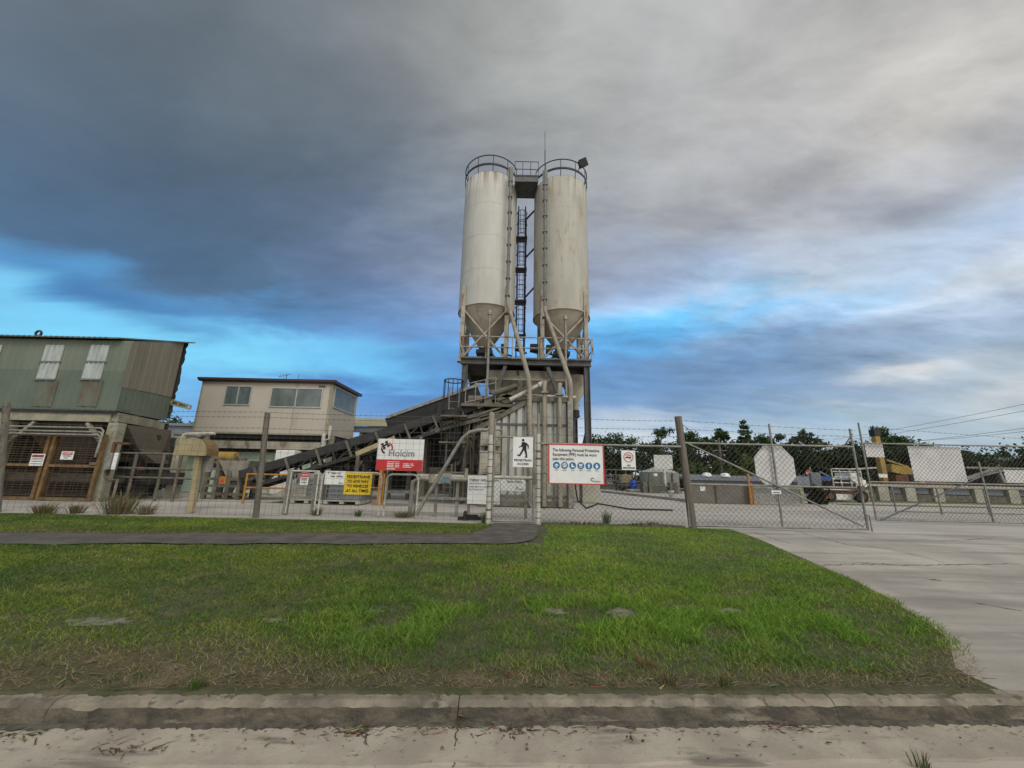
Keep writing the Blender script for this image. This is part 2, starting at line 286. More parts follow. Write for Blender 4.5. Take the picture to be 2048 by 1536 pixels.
M['palegreen'] = mat('pale_green_wall', (.44,.54,.43,1), (.37,.46,.37,1), .7, 1.5, layers=[(GRIME, 2.5, (1,1,.4), .6, .75, .5)])
M['orange'] = mat('orange_paint', (.42,.19,.03,1), (.32,.14,.025,1), .55, 4, layers=[(RUST, 6, (1,1,1), .6, .7, .7)])
M['gateorange'] = mat('worn_orange_paint', (.20,.12,.04,1), (.13,.075,.03,1), .7, 4, layers=[((.08,.05,.03,1), 6, (1,1,1), .5, .66, .8)])
M['gatemesh'] = mat('rusty_mesh', (.075,.045,.025,1), (.05,.032,.02,1), .8, 5)
M['panelbrown'] = mat('dusty_brown_plate', (.06,.048,.036,1), (.085,.07,.052,1), .85, .9)
M['white'] = mat('sign_white', (.72,.73,.71,1), (.64,.65,.63,1), .45, 3)
M['signback'] = mat('sign_back', (.64,.64,.62,1), (.53,.53,.515,1), .6, 1.6, layers=[((.3,.3,.28,1), 3.5, (1,1,.5), .56, .72, .4)])
M['red'] = mat('sign_red', (.58,.03,.035,1), (.48,.03,.035,1), .45, 4)
M['darkred'] = mat('faded_red', (.26,.05,.045,1), None, .6, 4)
M['yellow'] = mat('sign_yellow', (.70,.49,.02,1), (.60,.42,.02,1), .5, 4)
M['ink'] = mat('sign_black', (.012,.012,.012,1), None, .5, 4)
M['greyink'] = mat('sign_grey', (.17,.18,.19,1), None, .5, 4)
M['blue'] = mat('sign_blue', (.012,.15,.33,1), None, .5, 4)
M['drumblue'] = mat('drum_blue', (.012,.06,.32,1), None, .4, 4)
M['barkbrown'] = mat('brown_timber_end', (.20,.125,.06,1), (.13,.08,.04,1), .9, 5, (1,1,5))
M['tanpost'] = mat('tan_paint', (.36,.30,.175,1), (.29,.24,.14,1), .75, 3, layers=[((.25,.16,.08,1), 4, (1,1,.5), .6, .72, .5)])
M['tote'] = mat('tote_plastic', (.13,.15,.165,1), (.19,.21,.22,1), .45, 1.5)
M['totetop'] = mat('pale_tote_plastic', (.36,.37,.31,1), None, .45, 2)
M['toteyellow'] = mat('yellow_tote_plastic', (.47,.37,.19,1), (.40,.31,.15,1), .45, 3)
M['polytank'] = mat('grey_green_plastic', (.165,.18,.15,1), (.14,.15,.125,1), .6, 2, (1,1,.3))
M['tanktop'] = mat('pale_lid', (.34,.34,.31,1), None, .6, 2)
M['crane'] = mat('crane_yellow', (.33,.22,.05,1), (.26,.17,.04,1), .55, 3, layers=[(RUST, 3, (1,1,1), .58, .7, .7)])
M['rust'] = mat('rust', (.13,.06,.03,1), (.08,.045,.025,1), .9, 4)
M['creamshed'] = mat('cream_cladding', (.42,.40,.27,1), (.36,.34,.23,1), .7, .5)
M['slate'] = mat('slate_blue_roof', (.17,.19,.21,1), (.13,.145,.16,1), .6, .5)
M['blueband'] = mat('blue_band', (.03,.075,.28,1), None, .5, 2)
M['block'] = mat('block_wall', (.16,.148,.125,1), (.115,.105,.09,1), .9, 1.4, bump=.3, layers=[((.24,.22,.18,1), 1.2, (1,1,1), .58, .72, .5)])
M['palecrete'] = mat('pale_concrete', (.38,.36,.295,1), (.29,.275,.225,1), .9, 1.5)
M['bark'] = mat('bark', (.10,.085,.065,1), (.06,.05,.04,1), .95, 5, (1,1,.4))
M['leaf'] = leafmat('tree_leaf'); M['grass'] = leafmat('grass_blade', .65, .3); M['litter'] = leafmat('dry_litter', .9, .05)
M['silt'] = mat('gutter_silt', (.10,.09,.07,1), (.055,.048,.038,1), .95, 14, bump=.6, bscale=60)
M['crack'] = mat('crack_dirt', (.10,.085,.065,1), (.05,.045,.038,1), .95, 20)
M['rubber'] = mat('black_rubber', (.02,.02,.02,1), None, .85, 3)
# ================================================================== THE GROUND
YF = gnd(1030, 1049).y                                  # the fence line
k0, k1 = gnd(0, 1386, -.2), gnd(1900, 1384, -.2); KS = (k1.y - k0.y) / (k1.x - k0.x)
def ky(x): return k0.y + KS * (x - k0.x)
def sm(t): t = min(1, max(0, t)); return t * t * (3 - 2 * t)
def vz0(x, y): return -.2 + .2 * sm((y - ky(x)) / 4.8)
def vz(x, y): return vz0(x, y) + .02 * (float(fbm(np.array([x * 1.3 + 50]), np.array([y * 1.3 + 50]), 3)[0]) - .5) * sm((y - ky(x)) / .8) * sm((YF + .2 - y) / .6)
def dz(x, y): return -.30 + .30 * sm((y - ky(x) + .35) / 6.0)
EDGE = sorted([(p.y, p.x) for p in (ongr(a, b, vz0) for a, b in ((1452,1056),(1491,1068),(1563,1097),(1640,1130),(1742,1173),(1819,1214),(1896,1260),(1958,1300),(1975,1347),(1985,1372)))])
def xe(y): return float(np.interp(y, [e[0] for e in EDGE], [e[1] for e in EDGE]))
def sheet(name, m, xs_f, ys, zf, nu, kind='structure', parent=None):
    b = MB(); vs = []
    for y in ys:
        x0, x1 = xs_f(y)
        for i in range(nu + 1):
            x = x0 + (x1 - x0) * i / nu; vs.append((x, y, zf(x, y)))
    n = nu + 1
    b.add(vs, [[j * n + i, j * n + i + 1, (j + 1) * n + i + 1, (j + 1) * n + i] for j in range(len(ys) - 1) for i in range(nu)], True)
    return b.build(name, m, kind=kind)
def lsp(a, b, n): return [a + (b - a) * i / n for i in range(n + 1)]
g = MB(); g.add([(-500, YF - 1, -.06), (600, YF - 1, -.06), (600, 700, -.06), (-500, 700, -.06)], [[0, 1, 2, 3]]); g.build('ground', M['farground'], kind='structure')
b = MB(); vs = []; NV, NU = 60, 150
for j in range(NV + 1):
    t = j / NV
    for i in range(NU + 1):
        yy = 2.7 + t * (YF - 2.7); xr = xe(yy); x = -26 + (xr + 26) * (i / NU) ** .8; y0 = ky(x); y = y0 + (YF + .05 - y0) * t; vs.append((x, y, vz(x, y)))
b.add(vs, [[j*(NU+1)+i, j*(NU+1)+i+1, (j+1)*(NU+1)+i+1, (j+1)*(NU+1)+i] for j in range(NV) for i in range(NU)], True); b.build('verge', M['soil'], kind='structure')
vs = []; n = 700
for i in range(n + 1):
    xx = -14 + (xe(2.8) + 13.9) * i / n; wv = .03 * max(0, float(fbm(np.array([xx * 5.3 + 200]), np.array([5.5]), 31)[0]) - .3) + .035 * float(vnoise(np.array([xx * 31 + 900]), np.array([2.5]), 32)[0]) ** 2 + .02 * float(vnoise(np.array([xx * 67 + 1800]), np.array([2.5]), 33)[0])
    vs += [(xx, ky(xx) + .06, -.196), (xx, ky(xx) - wv * .4, -.187), (xx, ky(xx) - wv, -.199)]
MB().add(vs, [[3*i+k, 3*i+k+1, 3*(i+1)+k+1, 3*(i+1)+k] for i in range(n) for k in range(2)]).build('kerb_soil', M['soil'], kind='structure')
sheet('driveway', M['concrete'], lambda y: (xe(y) - .25, 34), lsp(2.3, YF + .05, 40), lambda x, y: dz(x, y) - .012, 60)
b = MB(); b.add([(-40, YF + .05, -.012), (40, YF + .05, -.012), (70, 60, -.012), (-40, 60, -.012)], [[0, 1, 2, 3]]); b.build('yard', M['yard'], kind='structure')
# kerb: separate cast lengths with open joints, mouldy face, pale apron below it
XK = ongr(1985, 1374, vz0).x
b = MB(); fc = MB(); ap = MB(); x = XK; L_ = 2.35
off0 = (gnd(918, 1400, -.2).x - XK) % L_
cuts = [XK] + [XK - (L_ - off0) - i * L_ if off0 else XK - i * L_ for i in range(12)]
for a, c in zip(cuts[1:], cuts[:-1]):
    n = max(2, int((c - a) / .025)); c -= .003; a += .003
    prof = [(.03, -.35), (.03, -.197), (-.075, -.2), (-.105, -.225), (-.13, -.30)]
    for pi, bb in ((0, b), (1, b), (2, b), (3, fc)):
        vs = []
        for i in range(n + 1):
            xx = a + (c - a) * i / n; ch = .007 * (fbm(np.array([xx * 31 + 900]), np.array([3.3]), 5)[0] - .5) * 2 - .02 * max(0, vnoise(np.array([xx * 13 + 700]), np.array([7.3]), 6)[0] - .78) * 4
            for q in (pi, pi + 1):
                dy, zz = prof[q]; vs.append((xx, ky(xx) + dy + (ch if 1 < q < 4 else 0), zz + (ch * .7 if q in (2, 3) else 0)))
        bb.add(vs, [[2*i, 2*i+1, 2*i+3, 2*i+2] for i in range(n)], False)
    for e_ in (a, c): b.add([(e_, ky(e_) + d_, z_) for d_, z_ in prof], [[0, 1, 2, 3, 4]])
# the kerb turns into the driveway on a short radius
vs = []; fs = []; vf = []
for i in range(9):
    t = i / 8; ang = t * 1.1; cx, cy = XK, ky(XK) + .9
    for r_, z_ in ((.93, -.35), (.87, -.197 - .09 * t), (.975, -.2 - .09 * t), (1.005, -.225 - .075 * t), (1.03, -.30)):
        vs.append((cx + 1.6 * r_ * math.sin(ang) * .9, cy - r_ * math.cos(ang), z_))
fs = [[i*5+k, i*5+k+1, (i+1)*5+k+1, (i+1)*5+k] for i in range(8) for k in range(3)]; b.add(vs, fs); fc.add(vs, [[i*5+3, i*5+4, (i+1)*5+4, (i+1)*5+3] for i in range(8)])
gm = MB(); vs = []; n = 900
for i in range(n + 1):
    xx = -10 + (XK + 10) * i / n; wv = .012 + .05 * max(0, float(fbm(np.array([xx * 6 + 300]), np.array([4.4]), 41)[0]) - .3) + .03 * float(vnoise(np.array([xx * 47 + 1500]), np.array([2.5]), 42)[0]) ** 2
    vs += [(xx, ky(xx) - .118, -.286), (xx, ky(xx) - .13 - wv * .5, -.294), (xx, ky(xx) - .13 - wv, -.3005)]
gm.add(vs, [[3*i+k, 3*i+k+1, 3*(i+1)+k+1, 3*(i+1)+k] for i in range(n) for k in range(2)]); gm.build('gutter_silt', M['silt'], kind='structure')
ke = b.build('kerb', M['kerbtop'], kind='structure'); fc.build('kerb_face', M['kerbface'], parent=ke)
vs = []; n = 420
for i in range(n + 1):
    xx = -26 + 40 * i / n; j_ = .035 * (fbm(np.array([xx * 3]), np.array([9.1]), 8)[0] - .5) * 2
    for dy, zz in ((-.125, -.298), (-.24 + j_ * .3, -.305), (-.42 + j_, -.316), (-.435 + j_, -.326)): vs.append((xx, ky(xx) + dy, zz))
b = MB().add(vs, [[4*i+k, 4*i+k+1, 4*(i+1)+k+1, 4*(i+1)+k] for i in range(n) for k in range(3)]); b.build('gutter', M['gutter'], kind='structure')
b = MB(); b.add([(-60, -14, -.325), (60, -14, -.325), (60, 2.42 + KS * 60, -.325), (-60, 2.42 - KS * 60, -.325)], [[0, 1, 2, 3]]); b.build('road', M['road'], kind='structure')
# cracks in the concrete
def crack(pts, zf, w=.012, jit=.03, seed=1):
    rr = random.Random(seed); b = MB(); P = []
    for p, q in zip(pts[:-1], pts[1:]):
        for i in range(12):
            t = i / 12; P.append(Vector(p).lerp(Vector(q), t) + Vector((rr.uniform(-jit, jit), rr.uniform(-jit, jit), 0)))
    vs = []
    for i, p in enumerate(P):
        d = (P[min(i+1, len(P)-1)] - P[max(i-1, 0)]).normalized(); nn = Vector((-d.y, d.x, 0)) * w * rr.uniform(.3, 1)
        for s_ in (-1, 1): q = p + nn * s_; vs.append((q.x, q.y, zf(q.x, q.y)))
    return b.add(vs, [[2*i, 2*i+1, 2*i+3, 2*i+2] for i in range(len(P) - 1)])
cr = MB(); dzc = lambda x, y: dz(x, y) - .006
for i, pp in enumerate([[(1590,1064),(1640,1075),(1700,1090),(1780,1098),(1900,1128)], [(1720,1125),(1800,1130),(1920,1129),(2047,1127)], [(1530,1058),(1600,1062),(1615,1068)], [(1850,1157),(1880,1160)], [(1640,1130),(1720,1128),(1800,1130)], [(1880,1082),(1990,1076)], [(1950,1205),(2046,1222)], [(1500,1062),(1585,1090)]]):
    k = crack([ongr(a, c, dzc) for a, c in pp], dzc, .010, .03, i); cr.add(k.v, k.f)
cr.build('driveway_cracks', M['crack'], kind='structure')
cr = MB()
for i, pp in enumerate([[(905,1420),(915,1470),(908,1536)], [(725,1450),(735,1470),(728,1500)]]):
    zf = (lambda x, y: -.296 - .02 * sm((ky(x) - y - .12) / .3) if ky(x) - y < .42 else -.32)
    k = crack([gnd(a, c, -.31) for a, c in pp], zf, .005, .012, 20 + i); cr.add(k.v, k.f)
cr.build('gutter_cracks', M['crack'], kind='structure')
# asphalt footpath to the pedestrian gate
pf0, pf1, pn0, pn1 = (ongr(*q, vz0) for q in ((0,1068),(900,1070),(0,1090),(900,1089)))
def pfar(x): return pf0.y + (pf1.y - pf0.y) * (x - pf0.x) / (pf1.x - pf0.x)
def pnear(x): return pn0.y + (pn1.y - pn0.y) * (x - pn0.x) / (pn1.x - pn0.x)
GX0, GX1 = gnd(984, 1050).x, gnd(1078, 1050).x; PXE = ongr(1088, 1086, vz0).x
vs = []; nx = 160
for i in range(nx + 1):
    x = -26 + (PXE - .05 + 26) * i / nx; wob = .03 * math.sin(x * 3.1) + .02 * math.sin(x * 7.7)
    for k in range(5): e_ = max(0, 1 - (PXE - .05 - x) / .55); y = pnear(x) + wob + (pfar(x) - pnear(x)) * (k / 4 + (1 - k / 4) * (1 - math.sqrt(max(0, 1 - e_ * e_))) * .9); vs.append((x, y, vz(x, y) + .02))
b = MB().add(vs, [[5*i+k, 5*(i+1)+k, 5*(i+1)+k+1, 5*i+k+1] for i in range(nx) for k in range(4)], True)
vs = []; ny = 14
for j in range(ny + 1):
    t = j / ny
    for k in range(7):
        xl = GX0 + .02 - .55 * (1 - t) ** 3.2; xr = GX1 - .02 + (PXE - .06 - GX1) * (1 - t) ** 1.4; x = xl + (xr - xl) * k / 6; y = pfar(x) - .004 + (YF + .06 - pfar(x)) * t; vs.append((x, y, vz(x, y) + .021))
b.add(vs, [[7*j+k, 7*j+k+1, 7*(j+1)+k+1, 7*(j+1)+k] for j in range(ny) for k in range(6)], True); b.build('footpath', M['asphalt'], kind='structure')
PATCH = [(ongr(a, c, vz0), rx, ry) for a, c, rx, ry in ((1102,1224,.12,.08),(1246,1228,.13,.14),(1462,1225,.13,.09),(200,1245,.26,.07),(745,1224,.08,.05),(545,1242,.10,.04))]
b = MB()
for p, rx, ry in PATCH:
    vs = [(p.x, p.y, vz(p.x, p.y) + .012)]
    for k in range(18):
        a = 2 * math.pi * k / 18; q = 1.15 + random.uniform(-.35, .35); x, y = p.x + rx * q * math.cos(a), p.y + ry * q * math.sin(a); vs.append((x, y, vz(x, y) + .005))
    b.add(vs, [[0, k + 1, (k + 1) % 18 + 1] for k in range(18)], True)
b.build('bare_patches', M['gravel'], kind='structure')
# grass
def grass():
    def samp(n, y0, y1):
        x = RNG.uniform(-16, 8.5, n); y = RNG.uniform(y0, y1, n); return x, y
    X = []; Y = []
    for n, y0, y1 in ((260000, 2.6, 4.2), (300000, 4.2, 6.2), (250000, 6.2, YF - .02)):
        x, y = samp(n, y0, y1); k = np.abs(x) < y * 1.4 + .6; X.append(x[k]); Y.append(y[k])
    x = np.concatenate(X); y = np.concatenate(Y)
    xed = np.interp(y, [e[0] for e in EDGE], [e[1] for e in EDGE]); kyv = k0.y + KS * (x - k0.x); d = y - kyv
    pnv = pn0.y + (pn1.y - pn0.y) * (x - pn0.x) / (pn1.x - pn0.x); pfv = pf0.y + (pf1.y - pf0.y) * (x - pf0.x) / (pf1.x - pf0.x)
    n1 = fbm(x * .9 + 40, y * 1.5 + 40, 11); n2 = fbm(x * 2.7 + 60, y * 3.2 + 60, 14); n3 = fbm(x * 6 + 60, y * 7 + 60, 17)
    right = np.clip((x + 1.2) / 2.5, 0, 1)
    soil_w = .26 + .40 * (n1 - .5) * 2 + .30 * (n2 - .5) * 2 + .22 * (1 - right)            # how far the bare strip reaches back from the kerb
    dens = np.clip((d - soil_w * .4) / (np.abs(soil_w) * .85 + .1), 0, 1); dens = np.maximum(dens, .16 * (n3 > .42) * np.clip((d - .03) * 12, 0, 1))
    edge = xed - x
    dens = np.minimum(dens, np.clip((edge - .0 - .45 * np.clip((3.6 - y), 0, 1)) / (.12 + .5 * np.clip((4.2 - y), 0, 1)), 0, 1))
    inpath = (y > pnv - .02 + .05 * (n3 - .5)) & (y < pfv + .04 + .09 * (n3 - .5)) & (x < PXE + .1 * (n3 - .3)) | ((y > pfv) & (x > GX0 - .14 + .2 * n3 - .55 * np.clip(1 - (y - pfv) / (YF - pfv), 0, 1) ** 3.2) & (x < GX1 + .1 + .1 * n3 + (PXE - GX1) * np.clip((YF - y) / (YF - pfv), 0, 1)))
    dens = np.where(inpath, 0, dens)
    pe = np.minimum(np.abs(y - pfv - .04), np.abs(y - pfv - .04)); browny = (y > pfv) & (y < pfv + .28 + .2 * (n3 - .5)) & (x < GX0)
    for p, rx, ry in PATCH:
        r2 = ((x - p.x) / rx) ** 2 + ((y - p.y) / ry) ** 2; dens = np.where(r2 < .75 + 3 * (n3 - .5), dens * .10, dens)
    lean = np.clip(.55 + 1.3 * (n2 - .38), .22, 1)
    keep = RNG.random(len(x)) < dens * lean
    dead = (~keep) & (RNG.random(len(x)) < np.where((d > .03) & ~inpath & (edge > .05) & (dens < .9), .75 * np.clip(1 - d / 2.4, .05, 1), 0))
    sel = keep | dead; x, y, d, n1, n2, n3, dead, right, browny, dens = (v[sel] for v in (x, y, d, n1, n2, n3, dead, right, browny, dens)); n = len(x)
    z = np.array([vz0(a, c) for a, c in zip(x, y)]) - .005
    tuft = np.clip((n2 - .40) * 5, 0, 1) * np.clip((5.8 - y) / 1.8, 0, 1) * np.clip((x + 2.6) / 1.5, 0, 1) * np.clip(d / .8, .2, 1)
    h = (.018 + .015 * RNG.random(n) + .055 * tuft * RNG.random(n)) * (1 + .25 * (1 - np.clip(y / 8, 0, 1)))
    h = np.where(dead, .008 + .016 * RNG.random(n), h); w = (.0017 + .0011 * RNG.random(n)) * (.62 + y * .18) * np.where(dead, .6, 1)
    a = RNG.uniform(0, 2 * np.pi, n); b_ = RNG.uniform(0, 2 * np.pi, n); ln = np.where(dead, RNG.uniform(1.5, 6, n), RNG.uniform(.5, 1.7, n)) * h
    dx, dy = np.cos(a), np.sin(a); lx, ly = np.cos(b_) * ln, np.sin(b_) * ln
    P0 = np.stack([x - dx * w, y - dy * w, z], 1); P1 = np.stack([x + dx * w, y + dy * w, z], 1)
    P2 = np.stack([x + dx * w * .75 + lx * .45, y + dy * w * .75 + ly * .45, z + h * .68], 1); P3 = np.stack([x - dx * w * .75 + lx * .45, y - dy * w * .75 + ly * .45, z + h * .68], 1)
    T0 = np.stack([x + lx + dx * w * .2, y + ly + dy * w * .2, z + h], 1); T1 = np.stack([x + lx - dx * w * .2, y + ly - dy * w * .2, z + h], 1)
    V = np.stack([P0, P1, P2, P3, P3, P2, T0, T1], 1)
    g1 = np.array([.178, .275, .026]); g2 = np.array([.094, .172, .030]); g3 = np.array([.25, .25, .06]); br = np.array([.205, .155, .078]); st = np.array([.42, .33, .20])
    mix = np.clip((n1 - .3) * 2.2, 0, 1)[:, None]; c = g2 * (1 - mix) + g1 * mix
    c = c * (.75 + .5 * right[:, None] * np.clip((d / 3), .5, 1)[:, None]); yl = np.clip((n3 - .48) * 3.2 + (n1 - .5) * .8, 0, 1)[:, None]; c = c * (1 - .55 * yl) + g3 * .55 * yl
    dry = np.clip(1.15 - dens * 1.1 + .5 * (n2 - .55) * 2 * (1 - right * .6), 0, .85)[:, None] * (RNG.random(n) < .75)[:, None]; c = c * (1 - dry) + br * dry
    bw = (browny & (RNG.random(n) < .8))[:, None]; c = np.where(bw, br * .9, c); lush = tuft[:, None] * .5; c = c * (1 - lush) + np.array([.155, .30, .026]) * lush
    c = c * 1.2; c = np.where(dead[:, None], np.where((RNG.random(n) < .42)[:, None], st, br * .9), c) * RNG.uniform(.6, 1.35, (n, 1))
    npmesh('grass', V.reshape(-1, 3), 4, M['grass'], np.repeat(c, 2, 0), kind='stuff')
grass()
def litter():
    V = []; C = []
    def bits(cx, cy, sx, sy, n, z, lmin, lmax, zf=None):
        for _ in range(n):
            x = random.gauss(cx, sx); y = random.gauss(cy, sy); a = random.gauss(0, .6); l = random.uniform(lmin, lmax); w = random.uniform(.002, .0065); zz = (zf(x, y) if zf else z) + random.uniform(.002, .016)
            d = Vector((math.cos(a), math.sin(a), random.uniform(-.15, .3))) * l; s = Vector((-math.sin(a), math.cos(a), random.uniform(-.6, .6))) * w; p = Vector((x, y, zz))
            V.extend([p - s, p + s, p + d + s * .4, p + d - s * .4]); C.append([v * random.uniform(.5, 1.3) for v in random.choice([(.10,.06,.035),(.14,.085,.045),(.06,.045,.032),(.22,.165,.10)])])
    for px, py, sx, n in ((690,1470,.10,240),(860,1462,.12,70),(1005,1462,.10,280),(1170,1465,.12,50),(1560,1455,.13,420),(1500,1450,.06,60),(25,1475,.10,120),(240,1500,.12,40),(1370,1440,.3,60),(1110,1470,.4,60),(620,1468,.5,90)):
        p = gnd(px, py, -.32); bits(p.x, p.y, sx, .022, n, -.318, .03, .10)
    for _ in range(380):
        x = random.uniform(-4, 4); y = ky(x) - .14 - abs(random.gauss(0, .10)); bits(x, y, .004, .004, 1, -.315 + .016 * max(0, 1 - (ky(x) - .13 - y) / .3), .006, .03)
    p = gnd(918, 1420, -.25); bits(p.x, p.y, .01, .05, 30, -.27, .03, .07)
    for _ in range(170):                                             # dead stalks lying on the bare strip behind the kerb
        x = random.uniform(-3.6, 3.4); y = ky(x) + abs(random.gauss(.12, .22)); bits(x, y, .02, .02, 2, 0, .03, .11, vz)
    for _ in range(160):
        x = random.uniform(-14, GX0 - .3); y = pfar(x) + abs(random.gauss(.03, .08)); bits(x, y, .03, .02, 2, 0, .03, .07, lambda a, c: vz(a, c) + .02)
    npmesh('leaf_litter', np.array([tuple(v) for v in V]), 4, M['litter'], np.array(C), kind='stuff')
litter()
p = gnd(1672, 1456, -.32); q = gnd(1740, 1454, -.32)
MB().tube([(p.x, p.y, -.308), (p.lerp(q, .5).x, p.y + .004, -.303), (q.x, q.y, -.308)], [.007, .009, .006], 7).build('fallen_stick', M['bark'], label='short brown stick lying alone in the concrete gutter at right', cat='stick')
def tuft(name, px, py, hpx, wpx, n, cols, label, zf=vz, group=None, Y=None):
    p = ongr(px, py, zf) if Y is None else at(px, py, Y); k = p.y / F * 1.03; h, w = hpx * k, wpx * k / 2; V = []; C = []
    for _ in range(int(n * 1.8)):
        a = random.uniform(0, 6.283); sp = random.random() ** .6; l = h * random.uniform(.55, 1.1); bx = Vector((p.x + math.cos(a) * w * .25 * sp, p.y + math.sin(a) * w * .25 * sp, p.z - .01))
        o = Vector((math.cos(a), math.sin(a), 0)) * w * sp * random.uniform(.3, 1.0); bx += o * random.uniform(0, .6); b2 = random.uniform(0, 6.283); s = Vector((math.cos(b2), math.sin(b2), 0)) * max(.0025, .0006 * p.y) * random.uniform(.5, 1.2)
        m1 = bx + o * .4 + Vector((0, 0, l * .65)); t1 = bx + o + Vector((0, 0, l * random.uniform(.7, 1.05)))
        V.extend([bx - s, bx + s, m1 + s * .8, m1 - s * .8, m1 - s * .8, m1 + s * .8, t1 + s * .15, t1 - s * .15]); c = [v * random.uniform(.6, 1.3) for v in random.choice(cols)]; C += [c, c]
    npmesh(name, np.array([tuple(v) for v in V]), 4, M['grass'], np.array(C), org=tuple(p), label=label, cat='weed', group=group)
DRY = [(.22,.17,.09),(.16,.12,.06),(.28,.22,.12),(.12,.11,.04)]; GRN = [(.07,.15,.02),(.12,.16,.04),(.05,.10,.02)]
# ================================================================== SIGN HELPERS
def text(body, h, p, m, parent, name='lettering', align='CENTER', bold=.0, width=None, italic=0.0, ex=.0015):
    c = bpy.data.curves.new('t', 'FONT'); c.body = body; c.size = h / .70; c.align_x = align; c.extrude = ex; c.offset = bold * .35; c.shear = italic; c.space_line = 1.0
    o = bpy.data.objects.new('t', c); COL.objects.link(o); dg = bpy.context.evaluated_depsgraph_get(); me = bpy.data.meshes.new_from_object(o.evaluated_get(dg)); bpy.data.objects.remove(o); bpy.data.curves.remove(c)
    V = np.array([v.co[:] for v in me.vertices]).reshape(-1, 3)
    if len(V) and width:
        w = V[:, 0].max() - V[:, 0].min(); V[:, 0] *= width / w
    b = MB(); b.v = [(x + p[0], p[1] - z, y + p[2]) for x, y, z in V]; b.f = [list(q.vertices) for q in me.polygons]; b.sm = [False] * len(b.f); bpy.data.meshes.remove(me)
    return b.build(name, m, parent)
def rect(px0, py0, px1, py1, Y):
    c = at((px0 + px1) / 2, (py0 + py1) / 2, Y); w = (at(px1, (py0 + py1) / 2, Y) - at(px0, (py0 + py1) / 2, Y)).length; h = (at((px0 + px1) / 2, py0, Y) - at((px0 + px1) / 2, py1, Y)).length
    return c.x - w / 2, c.x + w / 2, c.z - h / 2, c.z + h / 2
def panel(b, x0, x1, z0, z1, Y, t=.012): return b.box((x0, Y - t / 2, z0), (x1, Y + t / 2, z1))
def disc(b, x, z, r, Y, t=.003, n=24, a0=0, a1=2 * math.pi, r0=0):
    n = max(6, n); full = abs(a1 - a0 - 2 * math.pi) < 1e-6
    if r0 == 0: return b.prism([(x + r * math.cos(a0 + (a1 - a0) * k / n), Y, z + r * math.sin(a0 + (a1 - a0) * k / n)) for k in range(n)], (0, t, 0))
    for k in range(n):
        p, q = a0 + (a1 - a0) * k / n, a0 + (a1 - a0) * (k + 1) / n
        b.prism([(x + r0 * math.cos(p), Y, z + r0 * math.sin(p)), (x + r * math.cos(p), Y, z + r * math.sin(p)), (x + r * math.cos(q), Y, z + r * math.sin(q)), (x + r0 * math.cos(q), Y, z + r0 * math.sin(q))], (0, t, 0))
    return b
def poly(b, pts, Y, t=.003): return b.prism([(x, Y, z) for x, z in pts], (0, t, 0))
def sign(px0, py0, px1, py1, Y, m, label, name='sign', group=None, frame=None, fw=.02, cat='sign'):
    x0, x1, z0, z1 = rect(px0, py0, px1, py1, Y); t = thing(name, label, cat, ((x0 + x1) / 2, Y, z0), group)
    panel(MB(), x0, x1, z0, z1, Y).build('panel', m, t, bevel=.003)
    if frame:
        b = MB(); yy0, yy1 = Y - .016, Y + .012
        b.box((x0 - .004, yy0, z0 - .004), (x0 + fw, yy1, z1 + .004)); b.box((x1 - fw, yy0, z0 - .004), (x1 + .004, yy1, z1 + .004)); b.box((x0 + fw, yy0, z1 - fw), (x1 - fw, yy1, z1 + .004)); b.box((x0 + fw, yy0, z0 - .004), (x1 - fw, yy1, z0 + fw)); b.build('frame', frame, t)
    return t, x0, x1, z0, z1, Y - .008
def chain(b, x0, x1, z0, z1, Y, pitch=.085, r=.0034):
    w, h = x1 - x0, z1 - z0; n = int((w + h) / pitch)
    for i in range(1, n):
        s = i * pitch
        a = (x0 + max(0, s - h), z0 + min(s, h)); c = (x0 + min(s, w), z0 + max(0, s - w))
        b.tube([(a[0], Y, a[1]), (c[0], Y, c[1])], r, 3, False)
        b.tube([(x1 - (a[0] - x0), Y + .004, a[1]), (x1 - (c[0] - x0), Y + .004, c[1])], r, 3, False)
    return b
def barbed(b, p, q, r=.003, step=.13, sag=.03):
    p, q = Vector(p), Vector(q); L = (q - p).length; n = 16; pts = []
    for i in range(n + 1):
        t = i / n; v = p.lerp(q, t); v.z -= sag * 4 * t * (1 - t); pts.append(v)
    b.tube(pts, r, 4, False); k = int(L / step)
    for i in range(k):
        t = (i + .5) / k; v = p.lerp(q, t); v.z -= sag * 4 * t * (1 - t)
        b.tube([v + Vector((-.012, 0, -.018)), v + Vector((.012, 0, .018))], r * .8, 3, False); b.tube([v + Vector((.012, -.006, -.018)), v + Vector((-.012, .006, .018))], r * .8, 3, False)
def ptop(p, py, px): # height of a vertical at plan point p reached at photo row py
    return at(px, py, p.y).z
